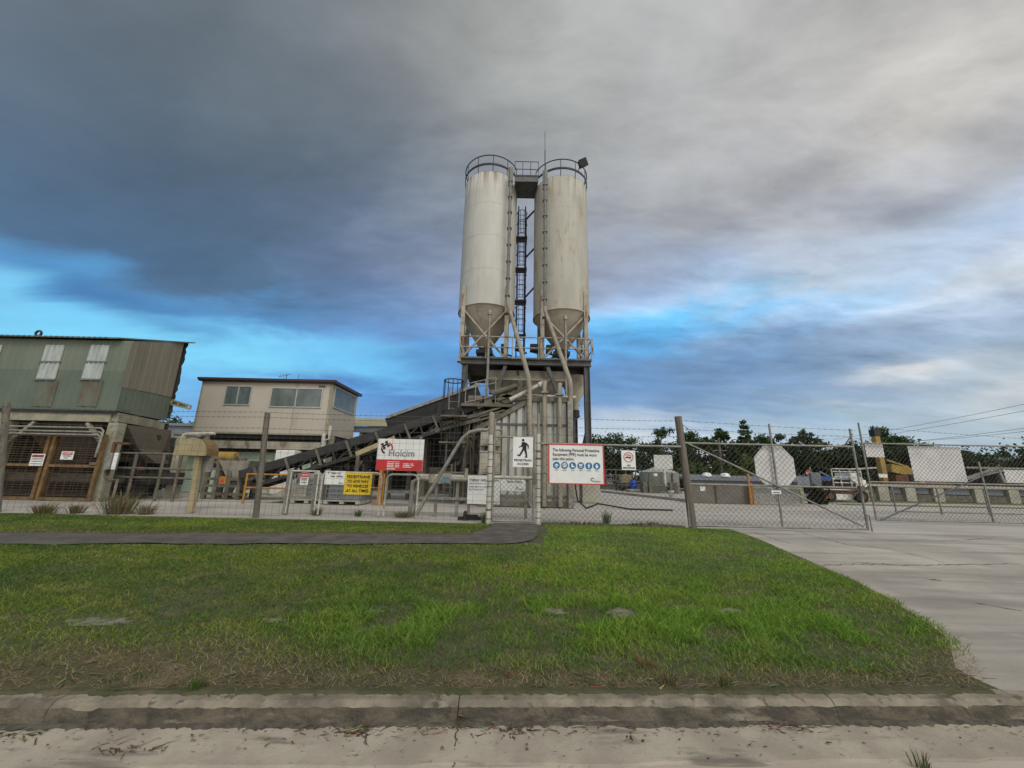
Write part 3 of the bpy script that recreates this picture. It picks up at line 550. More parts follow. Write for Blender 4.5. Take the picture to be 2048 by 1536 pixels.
# ================================================================== THE TWIN SILOS
YC = 19.0
def scz(px, py, Y): return at(px, py, Y).z
SR = 1.5
SL = Vector((at(979, 480, YC).x, YC, 0)); SRt = Vector((at(1121, 480, YC).x, YC, 0))
ZT = scz(985, 342, YC - SR); ZB = scz(976, 606, YC - SR); ZC = scz(985, 694, YC - .4); ZP = scz(1050, 719, YC - 1.9)
ZT2 = scz(1120, 350, YC - SR); ZB2 = scz(1121, 616, YC - SR)
def make_silo(c, zt, zb, m, label, side):
    zbase = ZP + .05
    t = thing('cement_silo', label, 'silo', (c.x, c.y, zbase), 'twin cement silos')
    MB().lathe(c, [(SR, zb), (SR, zb + 2.2), (SR, zb + 4.4), (SR, zb + 6.6), (SR, zt), (SR - .03, zt), (SR - .03, zt - .02)], 56).build('shell', m, t)
    for k in range(1, 4): zz = zb + (zt - zb) * k / 4; MB().lathe(c, [(SR, zz - .012), (SR + .007, zz), (SR, zz + .012)], 56).build('weld_seam', M['cone'], t)
    MB().lathe(c, [(SR, zb - .03), (SR + .02, zb - .03), (SR + .02, zb + .03), (SR, zb + .03)], 56).build('base_ring', M['cone'], t)
    MB().lathe(c, [(SR - .01, zb), (.30, ZC), (.28, ZC - .02)], 48).build('cone', M['cone'], t)
    ro = MB().lathe(c, [(SR, zt + .01), (SR * .6, zt + .16), (.35, zt + .24), (.01, zt + .26)], 40).build('roof', M['dust'], t)
    v = MB().lathe(c + Vector((.1, -.2, 0)), [(.34, zt + .15), (.34, zt + .55), (.42, zt + .6), (.30, zt + .78), (.02, zt + .8)], 20)
    v.box((c.x - .75, c.y - .5, zt + .1), (c.x - .35, c.y - .1, zt + .45)); v.lathe(c + Vector((.75, .1, 0)), [(.22, zt + .1), (.22, zt + .5), (.02, zt + .52)], 14); v.build('vent_filter', M['darksteel'], ro)
    d = MB().lathe(c, [(.34, ZC + .1), (.34, ZC - .22), (.2, ZC - .3), (.2, ZP + .1)], 20).box((c.x - .45, c.y - .35, ZC - .30), (c.x + .4, c.y + .3, ZC - .12)); d.build('outlet_valve', M['darksteel'], t)
    lg = [(c.x - 1.1, c.y - 1.06), (c.x + 1.1, c.y - 1.06), (c.x - 1.1, c.y + 1.06), (c.x + 1.1, c.y + 1.06)]
    for x, y in lg:
        b = MB().box((x - .1, y - .1, ZP + .06), (x + .1, y + .1, zb + 1.1)); b.box((x - .17, y - .17, ZP + .05), (x + .17, y + .17, ZP + .09)); b.build('leg', M['rustcream'], t)
    zl, zm = ZP + .25, zb - .15
    for (x0, y0), (x1, y1) in ((lg[0], lg[1]), (lg[2], lg[3]), (lg[0], lg[2]), (lg[1], lg[3])):
        b = MB().bar((x0, y0, zm), (x1, y1, zl), .09); b.bar((x0, y0 + .05, zl), (x1, y1 + .05, zm), .09); b.build('brace', M['rustcream'], t)
    # guard rail round the top, with a kick plate
    b = MB(); rr = SR + .035
    a0, a1 = (R(20), R(340)) if side < 0 else (R(200), R(520))
    arc = lambda r, z, n=40: [(c.x + r * math.cos(a0 + (a1 - a0) * k / n), c.y + r * math.sin(a0 + (a1 - a0) * k / n), z) for k in range(n + 1)]
    b.tube(arc(rr, zt + 1.0), .03, 6)
    for k in range(11): a = a0 + (a1 - a0) * k / 10; b.tube([(c.x + rr * math.cos(a), c.y + rr * math.sin(a), zt + .36), (c.x + rr * math.cos(a), c.y + rr * math.sin(a), zt + 1.0)], .02, 5); b.tube([(c.x + (SR - .02) * math.cos(a), c.y + (SR - .02) * math.sin(a), zt - .1), (c.x + rr * math.cos(a), c.y + rr * math.sin(a), zt + .4)], .022, 5)
    gr_ = b.build('guard_rail', M['darksteel'], t)
    k = MB().lathe(c, [(rr - .012, zt + .36), (rr + .012, zt + .36), (rr + .012, zt + .50), (rr - .012, zt + .50), (rr - .012, zt + .36)], 40, a0, a1); k.build('kick_plate', M['darksteel'], gr_)
    return t
tS1 = make_silo(SL, ZT, ZB, M['silo'], 'cleaner cream silo with few rust streaks, left of the pair on the tower', -1)
tS2 = make_silo(SRt, ZT2, ZB2, M['silo_stained'], 'dirtier cream silo with orange rust patch, right of the pair on the tower', 1)
def filler(c, tsilo, pa, pb, pc, pd, zt):
    yf = c.y - SR - .13
    top = at(*pa, yf); b = MB().tube([(top.x, yf, zt + .1), (top.x, yf, at(*pb, yf).z)], .08, 12); b.box((top.x - .13, yf - .02, zt - 1.0), (top.x + .13, yf + .11, zt + .15))
    for k in range(9): z = zt - .8 - k * .95; b.box((top.x - .12, yf - .105, z), (top.x + .12, yf + .14, z + .05))
    b.build('filler_pipe', M['pipegrey'], tsilo)
    kx = at(*pc, 14.05); e = at(*pd, 14.0); w = MB().tube([(top.x, yf, at(*pb, yf).z + .1), (top.x + .02, yf - .02, at(*pb, yf).z - .15), (kx.x, 14.05, kx.z + .05), (kx.x + .03, 14.0, kx.z - .35), (e.x, 14.0, .05)], .095, 12)
    for i in range(1, 16): z = .2 + (kx.z - .5) * i / 16; w.tube([(e.x + (kx.x - e.x) * i / 16, 14.0, z), (e.x + (kx.x - e.x) * i / 16, 14.0, z + .03)], .104, 12)
    w.build('filler_hose', M['greypipe'], tsilo)
filler(SL, tS1, (1018, 480), (1014, 600), (1057, 757), (1062, 1000), ZT)
filler(SRt, tS2, (1090, 480), (1090, 618), (1139, 762), (1140, 1000), ZT2)
# walkway between the tops
xa, xb = SL.x + SR * .9, SRt.x - SR * .9; zw = (ZT + ZT2) / 2 - .05
t = thing('catwalk', 'short dark steel catwalk bridging the two silo tops', 'catwalk', ((xa + xb) / 2, YC - .9, zw))
MB().box((xa, YC - 1.25, zw - .05), (xb, YC + .35, zw)).box((xa, YC - 1.28, zw - .3), (xb, YC - 1.25, zw + .02)).build('deck', M['steel'], t)
for yy in (YC - 1.27, YC + .36):
    b = MB()
    for z in (.5, 1.0): b.tube([(xa, yy, zw + z), (xb, yy, zw + z)], .02, 6)
    for k in range(4): x = xa + (xb - xa) * k / 3; b.tube([(x, yy, zw), (x, yy, zw + 1)], .018, 5)
    b.box((xa, yy - .01, zw), (xb, yy + .01, zw + .13)); b.build('guard_rail', M['darksteel'], t)
p = at(1090, 340, YC - 1.3); q = at(1090, 262, YC - 1.3)
MB().tube([(p.x, p.y, p.z - .3), (p.x, p.y, p.z + (q.z - p.z) * .5)], .03, 6).tube([(p.x, p.y, p.z + (q.z - p.z) * .5), (p.x, p.y, q.z)], .018, 5).build('whip_antenna', M['steel'], label='tall thin whip antenna rising above the stained silo', cat='antenna')
p = at(1165, 327, YC - .5)
t = thing('floodlight', 'black square floodlight on the outer rim of the stained silo', 'floodlight', (p.x - .1, p.y, p.z - .6))
b = MB(); m_ = Matrix.Translation(p) @ Matrix.Rotation(R(-28), 4, 'Y') @ Matrix.Rotation(R(25), 4, 'X'); bb = MB().box((-.22, -.14, -.2), (.22, .14, .2)).box((-.25, -.17, -.23), (.25, -.12, .23)); b.add([m_ @ Vector(v) for v in bb.v], bb.f); b.build('lamp_head', M['black'], t, bevel=.02)
MB().tube([(p.x - .28, p.y, p.z - .65), (p.x - .2, p.y, p.z - .3), p], .025, 6).build('bracket', M['darksteel'], t)
# ================================================================== THE STEEL TOWER BELOW
YA, YB = YC - 1.75, YC + 1.75
xl = at(930, 740, YA).x; xr = at(1173, 740, YA).x
tw = thing('support_tower', 'grey steel tower with railed deck carrying the two silos', 'tower', ((xl + xr) / 2, YC, 0))
for x in (xl, xr):
    for y in (YA, YB):
        b = MB().box((x - .13, y - .012, .75), (x + .13, y + .012, ZP - .3)).box((x - .13, y - .14, .75), (x - .105, y + .14, ZP - .3)).box((x + .105, y - .14, .75), (x + .13, y + .14, ZP - .3)); b.build('leg', M['steel'], tw)
        MB().box((x - .38, y - .38, 0), (x + .38, y + .38, .75)).build('footing', M['palecrete'], tw, bevel=.02)
for x in (xl + (xr - xl) * .36, xl + (xr - xl) * .64): MB().box((x - .1, YB - .1, 0), (x + .1, YB + .1, ZP - .3)).build('leg', M['darksteel'], tw)
b = MB().box((xl - .2, YA - .06, ZP - .21), (xr + .2, YA + .06, ZP - .03)).box((xl - .22, YA - .12, ZP - .03), (xr + .22, YA + .12, ZP)).box((xl - .22, YA - .12, ZP - .24), (xr + .22, YA + .12, ZP - .21))
b.box((xl - .2, YB - .1, ZP - .3), (xr + .2, YB + .1, ZP - .02))
for x in (xl - .1, xl + (xr - xl) / 3, xl + (xr - xl) * 2 / 3, xr + .1): b.box((x - .08, YA + .14, ZP - .28), (x + .08, YB - .14, ZP - .03))
b.build('deck_beam', M['steel'], tw)
dk = MB()
dk.box((xl - .22, YA - .17, ZP + .004), (xr + .22, YB + .35, ZP + .03))
dk.box((xl - .23, YA - .20, ZP + .0035), (xr + .23, YA - .172, ZP + .08)); dk.build('deck_grating', M['dust'], tw)
for dx0, dx1 in ((.42, .36), (.56, .66)):
    MB().bar((xl + (xr - xl) * (.33 if dx0 < .5 else .68), YA, ZP - .33), (xl + (xr - xl) * (.22 if dx0 < .5 else .82), YA - .02, ZP - 2.35), .2, .16).build('brace', M['steel'], tw)
MB().bar((xr, YA + .2, 3.2), (xr - .05, YB - .1, .8), .12).build('brace', M['steel'], tw)
MB().bar((xr - .9, YB, 3.3), (xr - .25, YA + .3, .8), .14).build('brace', M['steel'], tw)
b = MB()
for z in (.55, 1.08):
    b.tube([(xl - .28, YA - .2, ZP + z), (xr + .1, YA - .2, ZP + z)], .032, 8)
    for x in (xl - .28, xr + .28): b.tube([(x, YA - .2, ZP + z), (x, YB + .36, ZP + z)], .032, 8)
    b.tube([(xl - .28, YB + .36, ZP + z), (xr + .28, YB + .36, ZP + z)], .032, 8)
for k in range(6): x = xl - .28 + (xr - xl + .5) * k / 5; b.tube([(x, YA - .2, ZP), (x, YA - .2, ZP + 1.08)], .03, 7); b.tube([(x, YB + .36, ZP), (x, YB + .36, ZP + 1.08)], .03, 7)
b.tube([(xr + .1, YA - .2, ZP + 1.08), (xr + .26, YA - .2, ZP + .95), (xr + .3, YA - .2, ZP + .3)], .03, 7); b.build('deck_rail', M['rustcream'], tw)
for px0, py0, px1, py1 in ((1002,706,1014,690),(1030,700,1042,694),(1060,703,1078,690),(1092,706,1104,692)):
    x0, x1, z0, z1 = rect(px0, py1, px1, py0, YC - .3); MB().box((x0, YC - .5, z0), (x1, YC - .1, z1)).tube([(x0, YC - .3, z0), (x1 + .3, YC - .4, z0 - .2)], .05, 7).build('deck_motor', M['darksteel'], tw)
# caged ladder between the silos and its slanting stays
lx = at(1043, 500, YC + .4).x; yl = YC + .5; zt_ = scz(1043, 413, yl)
b = MB()
for x in (lx - .2, lx + .2): b.tube([(x, yl, ZP), (x, yl, zt_)], .035, 6)
for k in range(int((zt_ - ZP) / .3)): b.tube([(lx - .2, yl, ZP + .3 * k), (lx + .2, yl, ZP + .3 * k)], .016, 5)
b.build('ladder', M['darksteel'], tw); b = MB()
zc_ = ZP + 2.2; hoops = []
for grp in range(4):
    z0 = ZP + 2.2 + grp * (zt_ - ZP - 2.2) / 4; z1 = z0 + 1.5
    for z in (z0, z0 + .75, z1): b.tube([(lx + .3 * math.cos(a), yl - .35 - .4 * math.sin(a) + .4, z) for a in [math.pi * k / 8 for k in range(9)]], .02, 5)
    for a in (.5, 1.2, 1.9, 2.6): b.tube([(lx + .3 * math.cos(a), yl + .05 - .4 * math.sin(a), z0), (lx + .3 * math.cos(a), yl + .05 - .4 * math.sin(a), z1)], .014, 4)
    b.box((lx - .32, yl - .1, z0 - .12), (lx + .32, yl + .45, z0 - .06))
b.build('ladder_cage', M['darksteel'], tw)
sx = at(1051, 500, yl).x; b = MB().bar((sx, yl + .1, ZP), (sx, yl + .1, zt_ - .8), .11)
for py in (437, 514, 594): z = scz(1051, py, yl); b.bar((sx, yl + .1, z), (sx + .75, yl + .05, z + .9), .08)
b.build('ladder_stay', M['darksteel'], tw)
# weigh hopper slung under the deck
x0, x1 = at(974, 750, YC - 1).x, at(1130, 750, YC - 1).x; z2 = ZP - .38; zm = scz(1050, 762, YC - 1); zl = scz(1060, 800, YC - .4)
wh = thing('weigh_hopper', 'beige weigh hopper with sloping base hung under the deck', 'hopper', ((x0 + x1) / 2, YC, zl))
def frust(a, c, zt, zb): # a,c = (x0,x1,y0,y1) top and bottom
    b = MB(); vs = [(a[0],a[2],zt),(a[1],a[2],zt),(a[1],a[3],zt),(a[0],a[3],zt),(c[0],c[2],zb),(c[1],c[2],zb),(c[1],c[3],zb),(c[0],c[3],zb)]
    return b.add(vs, [[0,1,2,3],[7,6,5,4],[0,4,5,1],[1,5,6,2],[2,6,7,3],[3,7,4,0]])
T_ = (x0, x1, YA + .45, YB - .3)
b = frust(T_, T_, z2, zm); k = frust(T_, ((x0+x1)/2 - .5, (x0+x1)/2 + .8, YC - .6, YC + .5), zm - .003, zl); b.add(k.v, k.f); bin_ = b.build('bin', M['hopper'], wh)
b = MB()
for f_ in (.42, .75): x = x0 + (x1 - x0) * f_; b.box((x - .03, YA + .40, zm), (x + .03, YA + .447, z2))
b.box((x0 - .03, YA + .40, zm - .05), (x1 + .03, YA + .447, zm + .03)); b.build('stiffener', M['cone'], bin_)
b = MB().box((at(1040, 770, YC - 1.2).x - .12, YC - 1.35, scz(1040, 785, YC - 1.2)), (at(1040, 770, YC - 1.2).x + .12, YC - 1.1, scz(1040, 762, YC - 1.2))); b.tube([(at(1036, 750, YC-1.3).x, YA + .38, zm + .2), (at(1036, 750, YC-1.3).x, YA + .38, z2)], .05, 8); b.build('vibrator', M['dust'], wh)
c = Vector((at(1150, 770, YC - .3).x, YC - .3, 0)); zz0, zz1 = scz(1150, 768, YC - .8), scz(1150, 806, YC - .4)
t = thing('cement_hopper', 'small grey conical hopper under the deck at the right leg', 'hopper', (c.x, c.y, zz1))
MB().lathe(c, [(.62, ZP - .4), (.62, zz0), (.16, zz1), (.16, zz1 - .35)], 28).build('cone', M['cone'], t); MB().lathe(c, [(.2, zz1 - .36), (.2, zz1 - .7)], 16).tube([(c.x, c.y, zz1 - .6), (c.x - .9, c.y - .3, zz1 - 1.3)], .12, 8).build('outlet', M['darksteel'], t)
# vertical thin pipes with caps standing before the deck
for (px, pt, pb_), lab in (((977, 620, 805), 'slim capped steel pipe before the cleaner silo cone'), ((1132, 630, 800), 'slim capped steel pipe before the stained silo cone')):
    yy = YA - .5; p, q = at(px, pt, yy), at(px - 1, pb_, yy); x = (p.x + q.x) / 2
    MB().tube([(x, yy, q.z), (x, yy, p.z - .1)], .06, 9).tube([(x, yy, p.z - .25), (x, yy, p.z - .08), (x, yy, p.z)], [.1, .1, .03], 10).box((x - .05, yy + .05, ZP - .2), (x + .05, YA - .1, ZP - .12)).build('vent_pipe', M['galv'], label=lab, cat='pipe', group='vent pipes on the tower')
# stair landing at the right leg
b = MB(); xs = xr - .95; t = thing('stair_landing', 'small railed steel landing beside the right tower leg', 'landing', (xr - .4, YB - .4, 2.6))
zla = scz(1165, 834, YC + .6); MB().prism([(xr - 1.1, YC + .1, zla), (xr + .0, YC + .1, zla), (xr + .0, YC + .1, zla - .06), (xr - .9, YC + .1, zla - .45)], (0, 1.2, 0)).build('deck', M['dust'], t)
for z in (.5, 1.0, 1.5): b.tube([(xr - 1.1, YC + .12, zla + z), (xr, YC + .12, zla + z)], .025, 6)
for x in (xr - 1.05, xr - .5): b.tube([(x, YC + .12, zla), (x, YC + .12, zla + 1.55)], .025, 6)
b.build('guard_rail', M['galv'], t)
# ================================================================== RIBBED SHED AND PIPEWORK AT THE FOOT
YS = 14.2
pl = lambda px, py: at(px, py, YS)
xs0, xs1, xk = pl(958, 940).x, pl(1138, 900).x, pl(1064, 800).x; zk = pl(1064, 804).z; z0_ = pl(962, 862).z; z1_ = pl(1138, 806).z
def shtop(f):
    x = xs0 + (xs1 - xs0) * f; return z0_ + (zk - z0_) * (x - xs0) / (xk - xs0) if x < xk else zk + (z1_ - zk) * (x - xk) / (xs1 - xk)
cs = thing('ribbed_shed', 'grey ribbed metal enclosure with lean-to top under the silos', 'shed', ((xs0 + xs1) / 2, YS + 1, 0))
MB().corr((xs0, YS - .1), (xs1, YS - .1), shtop, .22, .27, -.11).build('front_wall', M['corr'], cs)
MB().corr((xs1 + .012, YS), (xs1 + .012, YS + 2.6), z1_, .2, .26, .05, nrm=(1, 0, 0)).build('side_wall', M['corr'], cs)
b = MB().prism([(xs0 - .15, YS - .16, z0_ - .05), (xk, YS - .16, zk), (xs1 + .1, YS - .16, z1_), (xs1 + .1, YS - .16, z1_ + .16), (xk, YS - .16, zk + .18), (xs0 - .15, YS - .16, z0_ + .14)], (0, 2.7, 0)); b.build('roof', M['dust'], cs)
zr = pl(1060, 850).z; MB().box((xs0, YS - .14, zr - .035), (xs1, YS - .103, zr + .035)).build('girt', M['steel'], cs)
MB().box((xs0, YS - .16, .02), (xs1, YS + .05, .21)).box((xs0, YS - .15, .34), (xs1, YS - .103, .42)).build('sill', M['dust'], cs)
for px in (1066, 1139): x = pl(px, 900).x; MB().box((x - .09, YS - .3, 0), (x + .09, YS - .12, 2.0 if px < 1100 else zk)).build('post', M['galv'], cs)
for px, pt, lab in ((1089, 762, 'grey riser pipe with bent top, nearer the left hose'), (1119, 766, 'grey riser pipe with bent top, nearer the right hose')):
    p = at(px, pt, 13.95); x = p.x; b = MB().tube([(x, 13.95, .05), (x, 13.95, p.z - .2), (x + .01, 13.99, p.z - .05), (x + .06, 14.2, p.z), (x + .06, 14.6, p.z)], .085, 10)
    for z in (p.z - .45, 2.2, 1.2): b.tube([(x, 13.95, z), (x, 13.95, z + .05)], .12, 10)
    b.box((x - .14, 13.8, p.z - .48), (x + .14, 14.1, p.z - .44)); b.build('riser_pipe', M['greypipe'], label=lab, cat='pipe', group='riser pipes in front of the ribbed shed')
b = MB(); xa_, xb_ = at(1040, 790, 14.6), at(1152, 795, 14.6); b.tube([xa_, xb_], .06, 8); b.tube([at(1080, 770, 14.3), at(1020, 800, 14.3)], .09, 8); b.tube([at(1088, 768, 14.3), at(1078, 772, 14.3)], .14, 10)
b.build('header_pipe', M['whitepipe'], label='pale cross pipe running level above the ribbed shed roof', cat='pipe')
# dusty boxes left of the shed (electrical cabinets)
for (a, b_, c_, d_), lab in (((962, 860, 1000, 892), 'upper dusty beige cabinet on the shed corner'), ((960, 905, 1000, 948), 'lower dusty beige cabinet on the shed corner')):
    x0, x1, z0, z1 = rect(a, b_, c_, d_, 13.7); MB().box((x0, 13.6, z0), (x1, 14.12, z1)).box((x0 - .03, 13.57, z1), (x1 + .03, 14.12, z1 + .05)).box((x0 + .06, 13.585, z0 + .06), (x1 - .06, 13.598, z1 - .06)).build('cabinet', M['hopper'], label=lab, cat='cabinet', bevel=.01, group='cabinets on the shed corner')
# ================================================================== CAGED LADDER, CONVEYORS AND MACHINERY LEFT OF THE SHED
YL = 14.9
t = thing('caged_ladder', 'dark ladder with hooped safety cage climbing beside the conveyor', 'ladder', (at(900, 960, YL).x, YL, 0))
c = at(908, 762, YL); cx = c.x; zt = c.z; zb_ = at(905, 905, YL).z
b = MB()
for z in (zt, zt - 1.25, zt - 2.3): b.tube([(cx + .38 * math.cos(a), YL + .38 * math.sin(a), z) for a in [2 * math.pi * k / 18 for k in range(19)]], .025, 5, False)
for k in range(9): a = math.pi * .9 + 1.25 * math.pi * k / 8; b.tube([(cx + .38 * math.cos(a), YL + .38 * math.sin(a), zt), (cx + .38 * math.cos(a) - .02, YL + .38 * math.sin(a), zb_)], .017, 5)
b.build('cage', M['darksteel'], t); b = MB()
for x in (cx - .2, cx + .2): b.tube([(x, YL + .3, 0), (x, YL + .3, zt - .2)], .03, 6)
for k in range(14): b.tube([(cx - .2, YL + .3, .3 + k * .28), (cx + .2, YL + .3, .3 + k * .28)], .018, 5)
b.build('rungs', M['galv'], t)
for px, py in ((908,832),(905,885),(903,945)): p = at(px, py, YL - .5); MB().box((p.x - .5, YL - .6, p.z - .03), (p.x + .5, YL - .1, p.z + .03)).build('platform_step', M['dust'], t)
def conveyor(name, p, q, w, h, label, parts=True, legs=(), belt=True, rolls=0):
    p, q = Vector(p), Vector(q); t = thing(name, label, 'conveyor', (p.x, p.y, 0)); yv = Vector((0, w / 2, 0)); d = (q - p).normalized(); up = Vector((-d.z, 0, d.x)) if d.x > 0 else Vector((d.z, 0, -d.x))
    fr = MB()
    for s in (-1, 1):
        for z in (0, h): fr.bar(p + yv * s + up * z, q + yv * s + up * z, .09, .12)
        n = max(3, int((q - p).length / .8))
        for k in range(n): a = p.lerp(q, k / n); c = p.lerp(q, (k + 1) / n); fr.bar(a + yv * s, a + yv * s + up * h, .06); fr.bar(a + yv * s, c + yv * s + up * h, .05)
    fr.build('frame', M['darksteel'], t)
    if belt:
        MB().bar(p + up * (h + .12), q + up * (h + .12), w * .9, .05, up).bar(p + up * .05, q + up * .05, w * .8, .04, up).build('belt', M['black'], t)
        sk = MB()
        for s in (-1, 1): sk.bar(p + yv * s * 1.08 + up * (h + .12), q + yv * s * 1.08 + up * (h + .12), .03, .26, up)
        sk.build('side_guard', M['darksteel'], t)
    for k in range(rolls):
        a = p.lerp(q, (k + .5) / rolls); MB().bar(a - yv * 1.16 + up * (h + .2), a - yv * 1.16 + up * (.0) + d * .08, .06, .08).tube([a - yv * 1.1 + up * (h + .1), a + yv * 1.1 + up * (h + .1)], .05, 7).build('idler_bracket', M['dust'], t)
    for f_ in legs:
        a = p.lerp(q, f_); b = MB()
        for s in (-1, 1): b.bar((a.x, a.y + s * w / 2, 0), (a.x, a.y + s * w / 2, a.z), .12)
        b.bar((a.x, a.y - w / 2, a.z * .1), (a.x, a.y + w / 2, a.z * .9), .07); b.build('leg', M['dust'], t)
    return t
conveyor('belt_conveyor', at(500, 978, 15.0), at(1012, 826, 15.6), .9, .45, 'long inclined belt conveyor rising from the ground bins to the silos', legs=(.42, .66), rolls=9)
# roofed upper conveyor gallery
g0, g1 = at(780, 868, 16.6), at(960, 803, 16.6)
t = thing('conveyor_gallery', 'covered conveyor gallery with dark sheeted hood under the tower', 'conveyor', (g0.x, g0.y, 0))
MB().bar(g0 + Vector((0, 0, .35)), g1 + Vector((0, 0, .35)), 1.1, .55).build('hood', M['dark'], t); MB().bar(g0 + Vector((0, -.58, .65)), g1 + Vector((0, -.58, .65)), .06, .12).bar(g0 + Vector((0, -.58, -.02)), g1 + Vector((0, -.58, -.02)), .06, .10).build('edge_trim', M['galv'], t)
MB().bar(g0.lerp(g1, .25), (g0.lerp(g1, .25).x, 16.6, 0), .15).bar(g0.lerp(g1, .75), (g0.lerp(g1, .75).x, 16.6, 0), .15).build('leg', M['steel'], t)
# head drive of the conveyor and its railed platform
p = at(975, 812, 15.4)
t = thing('drive_platform', 'railed platform holding the dusty conveyor head drive', 'platform', (p.x, p.y, 0))
MB().box((p.x - 1.0, 14.8, p.z - .12), (p.x + 1.3, 16.3, p.z)).build('deck', M['dust'], t)
b = MB().tube([(p.x + .75, 14.9, p.z + .35), (p.x + .75, 16.2, p.z + .35)], .32, 14).box((p.x - .1, 14.9, p.z), (p.x + .35, 15.4, p.z + .32)).tube([(p.x - .75, 15.1, p.z + .2), (p.x - .2, 15.1, p.z + .2)], .17, 10).box((p.x - .8, 14.9, p.z), (p.x - .3, 15.3, p.z + .1)).tube([(p.x + .2, 14.85, p.z + .4), (p.x + 1.2, 14.85, p.z + .75)], .11, 8); b.build('head_drive', M['dust'], t)
b = MB(); r0, r1 = at(932, 768, 14.85), at(992, 755, 14.85)
for dz_ in (0, -.22, -.75): b.tube([r0 + Vector((0, 0, dz_)), r1 + Vector((0, 0, dz_))], .022, 6)
for f_ in (0, .33, .66, 1): a = r0.lerp(r1, f_); b.tube([a, (a.x, a.y, p.z)], .02, 6)
b.build('guard_rail', M['galv'], t)
b = MB()
for px in (928, 946, 958, 1000): x = at(px, 900, 15.2).x; b.bar((x, 15.2, 0), (x, 15.2, p.z - .13), .13)
for (a, c) in (((915,930),(960,840)),((930,850),(958,930)),((935,880),(1000,862)),((880,955),(945,950))): b.bar(at(*a, 15.1), at(*c, 15.1), .09)
b.build('trestle', M['dust'], t)
b = MB(); rr = random.Random(3)
for k in range(26):                                                 # hoses and small pipes
    x = at(rr.uniform(925, 1000), 900, 14.7).x; z1 = rr.uniform(1.6, p.z); b.tube([(x, 14.65 + rr.random() * .6, .1), (x + rr.uniform(-.05, .05), 14.65 + rr.random() * .6, z1 * .5), (x + rr.uniform(-.2, .2), 15, z1)], rr.uniform(.015, .045), 6)
b.build('pipe_bundle', M['dust'], t)
b = MB(); rr = random.Random(12)                                    # chutes, plates and bracing crowding under the drive
for k in range(30):
    c = at(rr.uniform(895, 1000), rr.uniform(815, 945), 15.0 + rr.random() * 1.6); w = rr.uniform(.1, .45); h = rr.uniform(.05, .3); b.box((c.x - w, c.y - .1, max(.05, c.z - h)), (c.x + w, c.y + .25, c.z + h))
for k in range(26):
    c = at(rr.uniform(880, 1000), rr.uniform(820, 960), 15 + rr.random()); q = c + Vector((rr.uniform(-.7, .7), 0, rr.choice((-1, 1)) * rr.uniform(.3, 1.0))); q.z = max(.05, q.z); b.bar(c, q, rr.uniform(.04, .1))
b.build('chute_plates', M['darksteel'], t)
b = MB()
for k in range(14):
    c = at(rr.uniform(940, 1030), rr.uniform(775, 830), 15.2 + rr.random()); w = rr.uniform(.08, .3); b.box((c.x - w, c.y, c.z - w * .6), (c.x + w, c.y + .3, c.z + w * .6))
for (a, c) in (((955,815),(1085,765)),((985,800),(1040,835)),((1000,790),(1055,800)),((960,835),(1060,800)),((880,850),(1010,815)),((870,862),(1000,828))): b.bar(at(*a, 14.9), at(*c, 14.9), .1, .14)
b.build('drive_guard', M['dust'], t)
# lower tail of the second conveyor, timber-toned skirt
a, c = at(712, 908, 14.4), at(790, 876, 14.4)
conveyor('feed_conveyor', at(700, 950, 16.4), at(955, 835, 16.6), .8, .5, 'darker second conveyor rising behind the long belt conveyor', legs=(.3, .6), belt=True)
MB().bar(a, c, .06, .17).build('yellow_skirt_board', M['tanpost'], label='narrow tan board fixed low along the belt conveyor', cat='board')
# receiving machine by the tail of the conveyor
p0 = at(445, 985, 15.0)
t = thing('feed_hopper_machine', 'grey feed hopper machine with yellow motor beside the conveyor tail', 'machine', (p0.x, 15.0, 0))
x0, x1, z0, z1 = rect(455, 922, 500, 948, 15.0); b = frust((x0, x1 + .3, 14.5, 15.8), (x0 + .3, x1 - .1, 14.8, 15.5), z1, z0 - .35); b.build('hopper', M['hopper'], t)
c = at(452, 914, 15.0); b = MB().tube([(c.x - .35, 15, c.z), (c.x + .4, 15, c.z)], .2, 12).box((c.x - .2, 14.8, c.z - .25), (c.x + .2, 15.2, c.z - .15)); b.build('motor', M['crane'], t)
b = MB().tube([at(470, 908, 15), at(478, 915, 15), at(483, 925, 15)], .05, 7).tube([at(436, 925, 15), at(440, 908, 15), at(465, 906, 15)], .05, 7).tube([at(500, 925, 15), at(530, 922, 15), at(548, 940, 15)], .035, 6)
for px in (425, 446, 470, 492): x = at(px, 960, 15).x; b.bar((x, 14.7, 0), (x, 14.7, 1.5), .14); b.bar((x, 15.5, 0), (x, 15.5, 1.3), .14)
for py in (938, 958, 972, 988): z = at(450, py, 14.7).z; b.bar((at(415, 950, 14.7).x, 14.7, z), (at(500, 950, 14.7).x, 14.7, z), .1)
b.bar(at(488, 930, 14.9), at(512, 985, 14.9), .16); b.bar(at(460, 985, 14.8), at(484, 945, 14.8), .1); b.build('frame', M['dust'], t)
b = MB().prism([at(490, 928, 14.6), at(525, 938, 14.6), at(525, 950, 14.6), at(497, 962, 14.6)], (0, .9, 0)); b.build('chute', M['dust'], t)
for k in range(5): c = p0 + Vector((random.uniform(-.7, 1.0), random.uniform(-.2, .5), random.uniform(.35, 1.2))); MB().box(c - Vector((.15, .15, .12)), c + Vector((.18, .15, .13))).tube([c, c + Vector((.3, 0, .05))], .07, 9).build('gearbox', M['darksteel'], t)
x0, x1, z0, z1 = rect(560, 975, 618, 1000, 13.8); MB().prism([(x0 - .3, 13.6, z0 + .1), (x1, 13.6, z0 + .1), (x1, 13.6, z1 + .3), (x0 + .6, 13.6, z0 + .55)], (0, 1.2, 0)).build('sloped_plinth', M['hopper'], label='sloping grey concrete plinth below the conveyor tail', cat='plinth')
